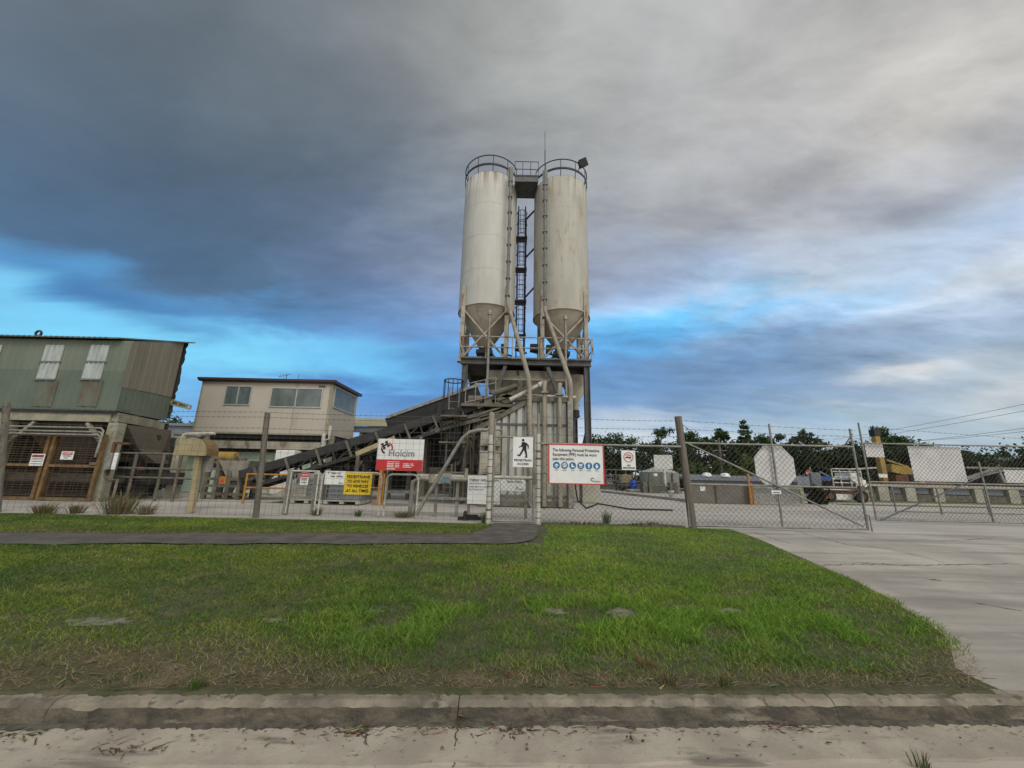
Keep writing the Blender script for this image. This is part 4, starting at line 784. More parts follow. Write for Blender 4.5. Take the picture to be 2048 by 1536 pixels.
# ================================================================== GREEN BIN SHED AT THE LEFT
YG = 12.8
A = lambda px, py: at(px, py, YG)
gx0, gx1 = A(-330, 700).x, A(250, 750).x; zb = A(120, 819).z; zt = A(265, 682).z; bk = at(333, 841, YG + 2.6); gx2 = bk.x; zt2 = at(361, 684, YG + 2.6).z
gs = thing('bin_shed', 'raised green metal shed on cream steel posts with mesh gates below', 'shed', ((gx0 + gx1) / 2, YG + 1.5, 0))
zmid = A(120, 740).z
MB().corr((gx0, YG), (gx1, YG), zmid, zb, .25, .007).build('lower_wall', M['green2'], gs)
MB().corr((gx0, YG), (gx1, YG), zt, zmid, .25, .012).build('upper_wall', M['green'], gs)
MB().corr((gx1, YG), (gx2, YG + 2.6), lambda f: zt + (zt2 - zt) * f, zb, .25, .007, nrm=(.9, -.3, 0)).build('side_wall', M['green'], gs)
MB().prism([(gx0, YG + .06, zb), (gx1, YG + .06, zb), (gx2 - .03, YG + 2.55, zb), (gx0, YG + 2.55, zb)], (0, 0, .1)).box((gx0, YG + 2.56, zb + .1), (gx2 - .05, YG + 2.6, zt2)).build('back_wall', M['green2'], gs)
b = MB(); b.prism([(gx0 - .1, YG - .22, zt), (gx0 - .1, YG - .22, zt + .05), (gx0 - .1, YG + 2.9, zt2 + .1), (gx0 - .1, YG + 2.9, zt2 + .05)], (gx2 - gx0 + .3, 0, 0)); b.build('roof', M['greenroof'], gs)
bt = MB()
for k in range(int((gx2 - gx0) / .19)): x = gx0 + k * .19; bt.tube([(x, YG - .215, zt + .025), (x + .09, YG - .215, zt + .025)], .035, 5)
bt.build('roof_edge', M['greenroof'], gs)
MB().corr((gx1 + .02, YG - .045), (gx2 + .03, YG + 2.56), lambda f: zt - .06 + (zt2 - zt) * f, lambda f: at(250 + 95 * f, 775 + 20 * f, YG + 2.6 * f).z, .3, .008, nrm=(.9, -.3, 0)).build('torn_tan_sheet', M['tan'], gs)
b = MB(); e0, e1 = Vector((gx2 - .08, YG + 2.62, zb + .1)), Vector((gx2 - .08, YG + 2.62, zt2)); pr = [e0]; n = 22
for i in range(n + 1): z = e0.z + (e1.z - e0.z) * i / n; pr.append(Vector((gx2 + .10 + random.uniform(-.03, .06), YG + 2.62, z)))
pr.append(e1); b.prism(pr, (0, .02, 0)); b.build('torn_edge', M['dark'], gs)
for px in (17, 103, 193):
    for (ya, yb_) in ((691, 722), (724, 757)):
        w = 19 if px != 17 else 22; x0, x1, z0, z1 = rect(px - w + (5 if ya < 700 else -5) - (0 if px > 50 else 42), ya, px + w + (5 if ya < 700 else -5) - (0 if px > 50 else 42), yb_, YG)
        MB().corr((x0, YG - .028), (x1, YG - .028), z1, z0, .16, .03).build('skylight_sheet', M['skylight'], gs)
        MB().box((x0 - .03, YG - .06, z0 - .06), (x1 + .03, YG - .03, z0 - .005)).build('sheet_flashing', M['greenroof'], gs)
    if px > 50:
        x0, x1, z0, z1 = rect(px - 32, 761, px + 8, 812, YG); MB().corr((x0, YG - .02), (x1, YG - .02), z1, z0, .25, .02).build('stained_sheet', M['stain'], gs)
p = A(70, 666); MB().tube([(p.x + .1 * math.cos(2*math.pi*k/14), YG + .1, p.z + .02 + .1 * math.sin(2*math.pi*k/14)) for k in range(15)], .035, 6, False).box((p.x - .03, YG + .05, zt), (p.x + .03, YG + .15, p.z - .05)).build('lifting_eye', M['darksteel'], gs)
# frame and hoppers under it
b = MB().box((gx0, YG + .02, zb - .38), (gx1 - .15, YG + .2, zb - .03)).bar((gx1 - .05, YG + .1, zb - .2), (gx2 - .1, YG + 2.5, zb - .2), .16, .3); b.build('floor_beam', M['cream'], gs)
MB().box((gx0, YG - .03, zb - .1), (gx1 + .05, YG + .02, zb - .01)).build('drip_edge', M['dark'], gs)
for px in (5, 225):
    x = A(px, 850).x; MB().box((x - .17, YG + .02, 0), (x + .17, YG + .3, zb - .4)).build('post', M['cream'], gs)
    s_ = -1 if px > 100 else 1; b = MB().bar((x + s_ * .15, YG + .1, zb - 1.25), (x + s_ * .95, YG + .1, zb - .42), .1)
    b.build('brace', M['cream'], gs)
x = gx2 - .1; MB().box((x - .12, YG + 2.3, 0), (x + .12, YG + 2.55, zb - .1)).build('post', M['cream'], gs)
for cx_ in (gx1 - 5.2, gx1 - 2.0):
    k = frust((cx_ - 1.45, cx_ + 1.45, YG + .25, YG + 2.4), (cx_ - .35, cx_ + .35, YG + 1, YG + 1.7), zb - .4, zb - 2.05); k.build('bin_hopper', M['panelbrown'], gs)
k = frust((gx1 - .1, gx2 - .2, YG + .6, YG + 2.4), (gx1 + .3, gx1 + .7, YG + 1.2, YG + 1.7), zb - .4, zb - 1.7); k.build('bin_hopper', M['panelbrown'], gs)
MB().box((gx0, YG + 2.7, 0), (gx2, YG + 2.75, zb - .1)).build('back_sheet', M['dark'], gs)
MB().box((gx0, YG + .5, .55), (gx1 - .3, YG + 1.2, .8)).box((gx0, YG + 1.6, 1.3), (gx1, YG + 1.8, 1.45)).build('bin_conveyor', M['dust'], gs)
b = MB().bar(at(345, 800, YG + 2.6), at(382, 812, YG + 2.6), .06).bar(at(343, 809, YG + 2.6), at(380, 818, YG + 2.6), .06)
for f_ in (0, .35, .8, 1): b.bar(at(345, 800, YG + 2.6).lerp(at(382, 812, YG + 2.6), f_), at(343, 809, YG + 2.6).lerp(at(380, 818, YG + 2.6), f_), .05)
b.bar(at(350, 805, YG + 2.7), at(374, 812, YG + 2.7), .1, .18).bar(at(346, 805, YG + 2.6), at(330, 802, YG + 2.6), .08); b.build('side_bracket', M['cream'], gs)
# orange-framed mesh gates
YM = YG - .12
for (xa, xb), lab in (((-70, 84), 'orange-framed mesh gate leaf under the green shed, at the photo edge'), ((90, 196), 'orange-framed mesh gate leaf under the green shed, beside the cream post')):
    xg0, xg1 = at(xa, 940, YM).x, at(xb, 940, YM).x; zg = at(150, 868, YM).z; zmid_ = at(150, 932, YM).z
    t = thing('mesh_gate', lab, 'gate', ((xg0 + xg1) / 2, YM, 0), 'orange mesh gates under the green shed'); fb = MB()
    for x in (xg0 + .04, xg1 - .04): fb.box((x - .05, YM - .04, .02), (x + .05, YM + .04, zg))
    for z in (.06, zmid_, zg - .04): fb.box((xg0 + .09, YM - .033, z - .04), (xg1 - .09, YM + .033, z + .04))
    fro = fb.build('frame', M['gateorange'], t); mb = MB()
    for k in range(int(zg / .075)): mb.box((xg0 + .08, YM + .036, .08 + k * .075), (xg1 - .08, YM + .045, .10 + k * .075))
    for k in range(int((xg1 - xg0) / .3)): mb.box((xg0 + .1 + k * .3, YM + .045, .08), (xg0 + .115 + k * .3, YM + .052, zg - .06))
    mb.build('mesh', M['gatemesh'], t)
    MB().box((xg1 - .25, YM - .075, zmid_ + .05), (xg1 - .02, YM - .045, zmid_ + .13)).build('latch', M['dust'], fro)
x = at(90, 940, YM).x; MB().box((x - .06, YM + .06, 0), (x + .06, YM + .18, zg)).build('gate_post', M['gateorange'], label='orange post between the two mesh gate leaves under the shed', cat='post')
t, x0, x1, z0, z1, ys = sign(61, 908, 88, 931, YM - .09, M['white'], 'weathered notice with several dark lines, on the mesh gate at the photo edge', group='notices on the mesh gates')
panel(MB(), x0 + .03, x1 - .03, z1 - .11, z1 - .03, ys, .004).build('red_band', M['darkred'], t); b = MB()
for k in range(3): panel(b, x0 + .04, x1 - .04, z0 + .05 + k * .08, z0 + .075 + k * .08, ys, .004)
b.build('text_lines', M['greyink'], t)
t, x0, x1, z0, z1, ys = sign(122, 903, 147, 919, YM - .09, M['white'], 'danger notice with red oval band, on the mesh gate beside the cream post', group='notices on the mesh gates')
panel(MB(), x0 + .04, x1 - .04, z1 - .11, z1 - .03, ys, .004).build('red_band', M['red'], t); text('DANGER', .045, ((x0 + x1) / 2, ys - .004, z1 - .092), M['white'], t)
text('AUTHORISED', .035, ((x0 + x1) / 2, ys - .003, z0 + .10), M['ink'], t, width=.26); text('ONLY', .035, ((x0 + x1) / 2, ys - .003, z0 + .04), M['ink'], t)
# pipes and railings between shed and office
def rail(name, label, posts, Y, zs, m, r=.03, group=None, z0=0, caps=True):
    xs = [at(px, 960, Y).x for px in posts]; t = thing(name, label, 'railing', ((xs[0] + xs[-1]) / 2, Y, z0), group); b = MB()
    for z in zs: b.tube([(xs[0] - .02, Y, z), (xs[-1] + .02, Y, z)], r, 7)
    b.build('rail', m, t)
    for x in xs: MB().tube([(x, Y, z0), (x, Y, max(zs) + .02)], r * 1.15, 7).build('post', m, t)
    return t
rail('pipe_rail', 'dull pipe rails running from the green shed towards the machine', (212, 262, 318, 352, 400), 13.3, (.75, 1.05, 1.55), M['dust'], .04)
x0, x1, z0, z1 = rect(216, 906, 241, 938, 12.4); t = thing('switch_box', 'white switchboard with papers in a rusty frame by the cream post', 'switchboard', ((x0 + x1) / 2, 12.4, z0))
MB().box((x0, 12.3, z0), (x1 - .2, 12.55, z1)).build('box', M['galv'], t); MB().box((x0 + .28, 12.27, z0), (x1, 12.295, z1)).build('paper', M['white'], t)
MB().box((x0 - .1, 12.5, z0 - .2), (x0 - .02, 12.58, z1 + .35)).box((x0 - .02, 12.5, z1 + .27), (x1, 12.58, z1 + .35)).build('frame', M['rust'], t); MB().tube([(x0 - .05, 12.45, z0 - .02), (x0 - .02, 12.45, z0 - .25), (x0 + .2, 12.45, z0 - .35), (x0 + .4, 12.45, z0 - .3), (x0 + .4, 12.45, 0)], .04, 7).build('conduit', M['dust'], t)
b = MB(); yv = 12.5                                                # conduits along the shed front
for dzp, px0, px1 in ((0, 0, 208), (8, 0, 206), (14, 0, 203)):
    p, q = at(px0, 851 + dzp, yv), at(px1, 857 + dzp, yv); zz = (p.z + q.z) / 2; b.tube([(p.x - 1, yv, zz), (q.x - .1, yv, zz), (q.x, yv, zz - .08), (q.x - .02, yv, zz - .7)], .03, 7)
b.build('conduit', M['galv'], label='bundle of pale conduits crossing above the orange mesh gates', cat='conduit')
x = at(357, 930, 14.6).x
t = thing('pump_stand', 'pale pillar with pipe elbow and machinery left of the letterbox', 'pillar', (x, 14.6, 0))
MB().box((x - .16, 14.45, 0), (x + .16, 14.75, at(357, 872, 14.6).z)).build('pillar', M['cream'], t)
p = at(357, 868, 14.6); MB().tube([(x, 14.5, p.z - .9), (x, 14.5, p.z - .1), (x + .1, 14.5, p.z), (x + 1.2, 14.5, p.z + .04)], .06, 8).build('elbow_pipe', M['whitepipe'], t)
b = MB(); rr = random.Random(8)
for k in range(24): px = rr.uniform(250, 345); c = at(px, rr.uniform(930, 985), 14.2 + rr.random() * .8); s_ = rr.uniform(.06, .22); b.box((c.x - s_ * 1.6, c.y - s_, max(.02, c.z - s_)), (c.x + s_ * 1.6, c.y + s_, max(.1, c.z + s_)))
for a, c in (((300, 930), (318, 870)), ((255, 985), (345, 960)), ((330, 900), (318, 980)), ((250, 905), (350, 917)), ((250, 920), (350, 925))): b.bar(at(*a, 14.6), at(*c, 14.6), .1)
b.build('pump_machinery', M['darksteel'], t); x0, x1, z0, z1 = rect(276, 934, 288, 940, 14); MB().box((x0, 13.98, z0), (x1, 14.0, z1)).build('red_tag', M['red'], t)
# ================================================================== OFFICE ON STILTS
YO = 17.8
O = lambda px, py: at(px, py, YO)
ox0, ox1 = O(396, 810).x, O(660, 820).x; zo0, zo1 = O(530, 866).z, O(530, 765).z; zp = at(690, 836, YO + 3.0); ox2 = ox1; yo2 = YO + 3.0
of = thing('site_office', 'beige raised cabin office with maroon roof edge and tinted windows', 'office', ((ox0 + ox1) / 2, YO + 1.5, zo0))
MB().box((ox0, YO, zo0), (ox1, yo2, zo1)).build('wall', M['office'], of)
MB().box((ox0 - .12, YO - .15, zo1 + .003), (ox1 + .18, yo2 + .15, zo1 + .14)).box((ox0 - .14, YO - .2, zo1 + .05), (ox1 + .22, YO - .15, zo1 + .16)).build('roof', M['maroon'], of)
b = MB()
for px in (590,): x = O(px, 800).x; b.box((x - .012, YO - .006, zo0), (x + .012, YO - .001, zo1))
b.box((ox1 - .13, YO - .012, zo0), (ox1 + .012, YO - .001, zo1)).box((ox0 - .01, YO - .012, zo0), (ox0 + .07, YO - .001, zo1)).box((ox0, YO - .015, zo0 - .06), (ox1, YO - .001, zo0 + .02)); b.build('trim', M['cream'], of)
def window(x0, x1, z0, z1, Y, parent, split=(.5,), blinds=True):
    f = MB(); w = .045
    f.box((x0, Y - .04, z0), (x0 + w, Y - .002, z1)).box((x1 - w, Y - .04, z0), (x1, Y - .002, z1)).box((x0 + w, Y - .04, z1 - w), (x1 - w, Y - .002, z1)).box((x0 + w, Y - .04, z0), (x1 - w, Y - .002, z0 + w))
    for s_ in split: xx = x0 + (x1 - x0) * s_; f.box((xx - w / 2, Y - .045, z0 + w), (xx + w / 2, Y - .006, z1 - w))
    wo = f.build('window', M['alu'], parent); MB().box((x0 + w - .005, Y - .018, z0 + w - .005), (x1 - w + .005, Y - .003, z1 - w + .005)).build('pane', M['glass'], wo); return wo
window(*rect(450, 772, 503, 810, YO), YO, of); window(*rect(541, 776, 645, 815, YO), YO, of)
zs0, zs1 = at(675, 822, YO + 1.3).z, at(675, 782, YO + 1.3).z
f = MB(); 
for y0_, y1_, z0_q, z1_q in ((YO + .2, YO + 2.75, zs0, zs0 + .05), (YO + .2, YO + 2.75, zs1 - .05, zs1), (YO + .2, YO + .25, zs0 + .05, zs1 - .05), (YO + 2.7, YO + 2.75, zs0 + .05, zs1 - .05)): f.box((ox1 + .002, y0_, z0_q), (ox1 + .04, y1_, z1_q))
wo = f.build('window', M['alu'], of); MB().box((ox1 + .003, YO + .24, zs0 + .04), (ox1 + .02, YO + 2.71, zs1 - .04)).build('pane', M['glass'], wo)
x0, x1, z0, z1 = rect(638, 771, 651, 775, YO); MB().box((x0, YO - .02, z0), (x1, YO - .002, z1)).build('name_plate', M['dust'], of)
p = at(573, 752, YO + .8); b = MB().tube([(p.x, p.y, zo1), (p.x, p.y, p.z + .1)], .014, 5)
for k in range(4): b.tube([(p.x - .35 + k * .1, p.y, p.z - .1), (p.x - .3 + k * .14, p.y, p.z + .12)], .008, 4)
b.tube([(p.x - .4, p.y, p.z - .05), (p.x + .25, p.y, p.z + .12)], .01, 5); b.build('tv_antenna', M['steel'], of)
p = at(598, 748, YO + .8); MB().tube([(p.x, p.y, zo1), (p.x, p.y, p.z)], .012, 5).build('whip_aerial', M['steel'], of)
us = thing('office_understorey', 'dark open understorey with pale green wall and beams below the office', 'building', ((ox0 + ox1) / 2, YO + 1, 0))
MB().box((at(225, 900, YO + 2.9).x, YO + 2.9, 0), (ox1 + .3, YO + 3.0, zo0 - .1)).box((ox0, YO + .1, zo0 - .25), (ox1, YO + 2.9, zo0 - .07)).build('back_wall', M['dark'], us)  # near-black backdrop and slab: the understorey's deep shade is put into their colour
p, q = at(352, 889, YO - .1), at(668, 891, YO - .1); zbm = (p.z + q.z) / 2; MB().box((p.x, YO - .2, zbm - .17), (q.x, YO, zbm + .17)).build('beam', M['hopper'], us)
zg_ = at(560, 906, YO + .3).z; x0, x1 = at(345, 930, YO + .3).x, at(640, 930, YO + .3).x
MB().corr((x0, YO + .3), (x1, YO + .3), zg_, .02, .24, .02).build('pale_green_wall', M['palegreen'], us)
for px in (352, 400, 655): x = at(px, 930, YO).x; MB().box((x - .1, YO - .02, 0), (x + .1, YO + .16, zo0 - .07)).build('post', M['cream'], us)
b = MB()
for py in (898, 902): p, q = at(440, py, YO), at(640, py + 3, YO); b.tube([p, q], .035, 6)
b.build('conduit', M['darksteel'], us)
x0, x1, z0, z1 = rect(549, 900, 588, 935, YO - .6); t = thing('cabinet', 'light grey upright cabinet numbered 2 against the pale green wall', 'cabinet', ((x0 + x1) / 2, YO - .3, z0 - 1))
MB().box((x0, YO - .6, .05), (x1, YO + .1, z1)).build('body', M['white'], t, bevel=.03); text('2', .2, ((x0 + x1) / 2 - .05, YO - .603, z1 - .55), M['greyink'], t)
for pts, lab in ((((648, 866), (647, 876), (645, 900), (641, 930)), 'white downpipe hugging the office corner post, left of two'), (((661, 852), (660, 878), (650, 880), (647, 925)), 'white downpipe with double elbow below the office corner, right of two')):
    MB().tube([at(a, c, YO - .35) for a, c in pts], .085, 10).build('downpipe', M['whitepipe'], label=lab, cat='pipe', group='downpipes at the office corner')
MB().tube([at(410, 862, YO - .2), at(408, 868, YO - .2), at(400, 872, YO - .2), at(375, 870, YO - .2), at(350, 868, YO - .2)], .07, 8).build('waste_pipe', M['whitepipe'], label='pale waste pipe leaving the left bottom corner of the office', cat='pipe')
# open shed beyond the conveyor
p, q = at(655, 853, 21), at(905, 846, 21); zf = (p.z + q.z) / 2
t = thing('open_shed', 'low open shed with cream gutter behind the conveyors', 'shed', ((p.x + q.x) / 2, 23, 0))
MB().box((p.x, 20.9, zf - .1), (q.x + 1, 21.0, zf + .08)).build('gutter', M['creamshed'], t); MB().prism([(p.x, 21.0, zf), (p.x, 21.0, zf + .05), (p.x, 26, zf + .55), (p.x, 26, zf + .5)], (q.x - p.x + 1, 0, 0)).build('roof', M['corr'], t)
MB().box((p.x, 26.1, 0), (q.x + 1.5, 26.2, zf + .4)).build('back_wall', M['dark'], t); MB().box((p.x, 21.02, zf - .45), (q.x + 1, 21.1, zf - .12)).build('fascia', M['slate'], t)  # back wall coloured near-black to stand for the shaded inside of the shed
for k in range(5): x = p.x + .1 + (q.x - p.x) * k / 4; MB().box((x - .08, 21.15, 0), (x + .08, 21.3, zf - .1)).build('post', M['cream'], t)
MB().box((at(700, 900, 25).x, 25.0, .8), (at(740, 900, 25).x, 25.6, 2.2)).build('stored_sheet', M['signback'], t)
MB().box((at(845, 930, 22).x, 21.5, .1), (at(915, 930, 22).x, 22.3, 1.4)).build('bench', M['dust'], t)
p, q = at(700, 845, 27.5), at(850, 840, 27.5); MB().box((p.x, 27.5, q.z - .5), (q.x, 27.6, q.z)).prism([(p.x, 27.6, q.z), (p.x, 27.6, q.z + .06), (p.x, 31, q.z + .5), (p.x, 31, q.z + .4)], (q.x - p.x, 0, 0)).box((p.x, 30.9, 0), (q.x, 31, q.z + .3)).build('far_shed_roof', M['creamshed'], label='pale low shed roof peeping above the open shed', cat='shed')
p, q = at(325, 841, 30), at(400, 853, 30); MB().box((p.x - 3, 30, 0), (q.x, 34, p.z - .4)).prism([(p.x - 3, 29.8, p.z - .4), (p.x - 3, 29.8, p.z - .2), (p.x - 3, 36, p.z + .2), (p.x - 3, 36, p.z)], (q.x - p.x + 3, 0, 0)).build('far_shed', M['slate'], label='slate-coloured low shed seen between green shed and office', cat='shed')
# totes (grey round-cornered intermediate tanks in cages)
def tote(px0, px1, py0, py1, Y, body, top, label, name='tote_tank', group='grey caged tote tanks'):
    x0, x1, z0, z1 = rect(px0, py0, px1, py1, Y); w = x1 - x0; z0 = max(z0, .0) if Y < 20 else z0; t = thing(name, label, 'tank', ((x0 + x1) / 2, Y + w / 2, z0), group); zz = lambda f: z0 + (z1 - z0) * f
    def rr(i, n=5):
        r = .16; P = []
        for cx_, cy_, a0 in ((x1 - i - r, Y + i + r, -90), (x1 - i - r, Y + w - i - r, 0), (x0 + i + r, Y + w - i - r, 90), (x0 + i + r, Y + i + r, 180)):
            for k in range(n + 1): a = R(a0 + 90 * k / n); P.append((cx_ + r * math.cos(a), cy_ + r * math.sin(a)))
        return P
    def slab(za, zb_, i): return MB().prism([(a, c, za) for a, c in rr(i)], (0, 0, zb_ - za))
    slab(zz(.13), zz(.74), .04).build('tank', body, t); slab(zz(.742), zz(.93), .05).lathe(((x0 + x1) / 2, Y + w / 2, 0), [(.12, zz(.93)), (.12, zz(.97)), (.01, zz(.975))], 12).build('pale_top', top, t)
    c = MB(); lev = [.17, .32, .47, .62, .77, .9]
    for f_ in lev: P = rr(0); c.tube([(a, d, zz(f_)) for a, d in P + P[:1]], .012, 4, False)
    for k in range(7):
        for yy in (Y, Y + w): x = x0 + .06 + (w - .12) * k / 6; c.tube([(x, yy, zz(.14)), (x, yy, zz(.92))], .011, 4)
        for xx in (x0, x1): y = Y + .06 + (w - .12) * k / 6; c.tube([(xx, y, zz(.14)), (xx, y, zz(.92))], .011, 4)
    c.build('cage', M['galv'], t); pb_ = MB().box((x0, Y, zz(.085)), (x1, Y + w, zz(.125)))
    for k in range(3): x = x0 + (w - .14) * k / 2; pb_.box((x, Y, zz(0)), (x + .14, Y + w, zz(.08)))
    pb_.build('pallet', M['palecrete'], t); return t
tote(584, 648, 943, 1006, 13.6, M['tote'], M['totetop'], 'grey caged tote tank behind the small red notice')
tote(650, 722, 946, 1008, 13.4, M['tote'], M['totetop'], 'grey caged tote tank behind the yellow pedestrian notice')
# orange handrails
for posts, Y, lab in (((493, 583), 13.2, 'orange handrail by the conveyor tail, left of the tote tanks'), ((720, 768), 14.2, 'orange handrail partly behind the yellow pedestrian notice')):
    z1 = at(posts[0], 948, Y).z; z2_ = at(posts[0], 975, Y).z; rail('handrail', lab, posts, Y, (z2_, z1), M['orange'], .03, 'orange handrails')
x = at(762, 960, 13.9).x; MB().box((x - .05, 13.8, 0), (x + .05, 13.95, at(762, 938, 13.9).z)).box((x - .2, 13.75, 0), (x + .2, 14.0, .03)).build('orange_post', M['orange'], label='single orange steel post behind the company sign', cat='post')
# ================================================================== FRONT FENCE, GATES
YW = YF + .18                                            # the wire fence line left of the gate
def timber_post(px0, py0, px1, py1, r, Y, label, m='timber', group='weathered fence posts'):
    p, q = at(px0, py0, Y), at(px1, py1, Y); return MB().tube([(p.x, Y, -.05), (p.x * .5 + q.x * .5, Y, q.z * .5), (q.x, Y, q.z)], [r * 1.03, r, r * .97], 14).build('fence_post', M[m], label=label, cat='post', group=group)
timber_post(512, 1032, 535, 826, .066, YW + .08, 'round grey timber fence post in front of the beige office')
timber_post(-8, 1030, 14, 806, .066, YW + .08, 'round grey timber fence post at the photo edge under the green shed')
timber_post(1386, 1055, 1356, 833, .088, YF + .06, 'thick grey timber post hinging the chain mesh driveway gate')
xl_, xr_ = -24.0, at(975, 950, YW).x
wf = thing('wire_fence', 'welded wire fence topped with barbed strands in front of the plant yard', 'fence', ((xl_ + xr_) / 2, YW, 0))
zt_m = at(700, 873, YW).z; b = MB()
for k in range(int((xr_ - xl_) / .17)): x = xl_ + k * .17; b.tube([(x, YW, .03), (x + random.uniform(-.01, .01), YW, zt_m)], .0026, 3, False)
for k in range(14): z = .06 + (zt_m - .06) * k / 13; b.tube([(xl_, YW, z), (xr_, YW, z)], .0026, 3, False)
b.build('wire_mesh', M['wire'], wf)
for py in (828, 838, 860):
    b = MB(); z = at(700, py, YW).z; xs_ = [xl_, at(14, 800, YW).x, at(528, 820, YW).x, xr_]
    for a, c in zip(xs_[:-1], xs_[1:]): barbed(b, (a, YW, z), (c, YW, z), .0035)
    b.build('barbed_wire', M['oldwire'], wf)
# pedestrian gate
pA, pB = at(980, 1048, YF), at(1076, 1050, YF)
def gpost(px, pyt, r, label, brace=False, up=None):
    p = at(px, 950, YF); zt = at(px, pyt, YF).z; t = thing('gate_post', label, 'post', (p.x, YF, 0), 'white banded gate posts')
    zwp = at(px, 868, YF).z; MB().tube([(p.x, YF, -.05), (p.x, YF, zwp)], r, 12).build('white_pipe', M['whitepipe'], t)
    rr = random.Random(px)
    for k in range(11): z = .12 + (zwp - .2) * k / 11 + rr.uniform(-.03, .03); MB().tube([(p.x, YF, z), (p.x, YF, z + rr.choice((.014, .02, .045)))], r + .006, 12).build('wire_tie', M['dust'], t)
    u = MB()
    if up: u.tube([(p.x, YF + .03, zwp - .02), (p.x, YF + .03, zt)], up, 9)
    else: u.tube([(p.x, YF, zwp - .01), (p.x, YF, zt - .07), (p.x, YF, zt - .02), (p.x, YF, zt)], [r * 1.15, r * 1.15, r * .95, r * .4], 14)
    u.build('top_section', M['greypipe'], t)
    if brace: MB().tube([at(975, 860, YF), at(958, 860, YF), at(940, 864, YF), at(925, 876, YF), at(905, 908, YF), at(880, 950, YF - .01), at(852, 995, YF - .02), at(832, 1030, YF - .03)], .045, 9).build('curved_brace', M['galv'], t)
    return t
gpost(979.5, 824, .062, 'white banded gate post with domed cap and curved brace, left of the pedestrian gate', True)
gpost(1076.5, 826, .055, 'white banded gate post with thin top, right of the pedestrian gate', up=.03)
xg0, xg1 = at(987, 950, YF).x, at(1067, 950, YF).x; zg1 = at(1025, 874, YF).z; zgm = at(1025, 957, YF).z
pg = thing('pedestrian_gate', 'narrow chain mesh gate at the end of the asphalt path', 'gate', ((xg0 + xg1) / 2, YF, 0)); b = MB()
for x, pt in ((xg0, 838), (xg1, 845)): b.tube([(x, YF, .05), (x, YF, at(1000, pt, YF).z)], .026, 8)
for z in (.07, zgm, zg1): b.tube([(xg0, YF, z), (xg1, YF, z)], .023, 8)
b.tube([at(987, 890, YF), at(992, 883, YF), at(1003, 874, YF)], .02, 7); b.build('frame', M['galv'], pg)
chain(MB(), xg0 + .02, xg1 - .02, .08, zgm, YF + .02, .11, .0034).build('chain_mesh', M['wire'], pg)
b = MB(); barbed(b, (xg0, YF, at(1000, 845, YF).z), (xg1, YF, at(1060, 850, YF).z), .003); b.tube([(xg0, YF, zgm + .2), (xg1, YF, zg1 + .25)], .005, 4); b.build('top_wire', M['oldwire'], pg)
MB().box((xg1 - .02, YF - .05, zgm - .12), (xg1 + .08, YF + .03, zgm + .14)).build('latch', M['dust'], pg)
def chainpanel(t, x0, x1, zr, Y, rails, pitch=.12, m='galv'):
    b = MB()
    for z in rails: b.tube([(x0, Y, z), (x1, Y, z)], .027, 8)
    b.build('rail', M[m], t); chain(MB(), x0 + .02, x1 - .02, .05, zr, Y + .03, pitch).build('chain_mesh', M['wire'], t)
x0, x1 = at(1082, 950, YF).x, at(1366, 950, YF).x; zr = at(1250, 891, YF).z
t = thing('chain_mesh_fence', 'chain mesh fence panel carrying the protective equipment notice', 'fence', ((x0 + x1) / 2, YF, 0)); chainpanel(t, x0, x1, zr, YF, (zr,))
for p0_, p1_ in ((833, 842), (852, 858), (868, 873)):
    b = MB(); barbed(b, at(1082, p0_, YF), at(1358, p1_, YF), .0033); b.build('barbed_wire', M['oldwire'], t)
# driveway gate leaves
def leaf(Y, stiles, top, mid, bot, label, tops, diag=None, wires=(), r=.025):
    xs = [at(px, 960, Y).x for px in stiles]; zt, zm, zb_ = (at(sum(stiles[:2]) / 2, v, Y).z for v in (top, mid, bot)); zb_ = max(zb_, .06); t = thing('driveway_gate', label, 'gate', ((xs[0] + xs[-1]) / 2, Y, 0), 'chain mesh driveway gates')
    for x, tp, px in zip(xs, tops, stiles): MB().tube([(x, Y, zb_ - .02), (x, Y, at(px, tp, Y).z)], r, 8).build('stile', M['galv'], t)
    b = MB()
    for z in (zb_, zm, zt): b.tube([(xs[0], Y - .001, z), (xs[-1], Y - .001, z)], r * .9, 8)
    b.build('rail', M['galv'], t)
    if diag: MB().tube([(at(*diag[0], Y).x, Y - .05, at(*diag[0], Y).z), (at(*diag[1], Y).x, Y - .05, max(.08, at(*diag[1], Y).z))], r * .85, 8).build('diagonal_brace', M['steel' if Y > YF + .5 else 'galv'], t)
    chain(MB(), xs[0], xs[-1], zb_, zt, Y + .035, .125, .0036).build('chain_mesh', M['wire'], t)
    for a, c in wires: b = MB(); barbed(b, at(*a, Y), at(*c, Y), .0033, .16, .02); b.build('barbed_wire', M['oldwire'], t)
    return t
YA_ = YF + .02
lf = leaf(YA_, (1372, 1553, 1718), 888, 970, 1056, 'chain mesh driveway gate leaf bearing the octagonal sign back', (839, 848, 858), ((1375, 888), (1722, 1052)), (((1366, 841), (1710, 861)), ((1366, 858), (1708, 873))))
MB().tube([at(1366, 850, YA_), at(1412, 884, YA_ + .03), at(1445, 930, YA_ + .03)], .008, 5).tube([at(1705, 868, YA_), at(1687, 894, YA_)], .014, 6).build('stay_wire', M['oldwire'], lf)
b = MB(); p = at(1722, 977, YA_ - .04); b.box(p - Vector((.05, .04, .06)), p + Vector((.06, .04, .06)))
for a, c in ((-35, -30), (35, -30), (-40, 10), (40, 14), (-30, 24), (36, 30)): b.tube([p, p + Vector((a * .008, -.02, -c * .008))], .008, 4)
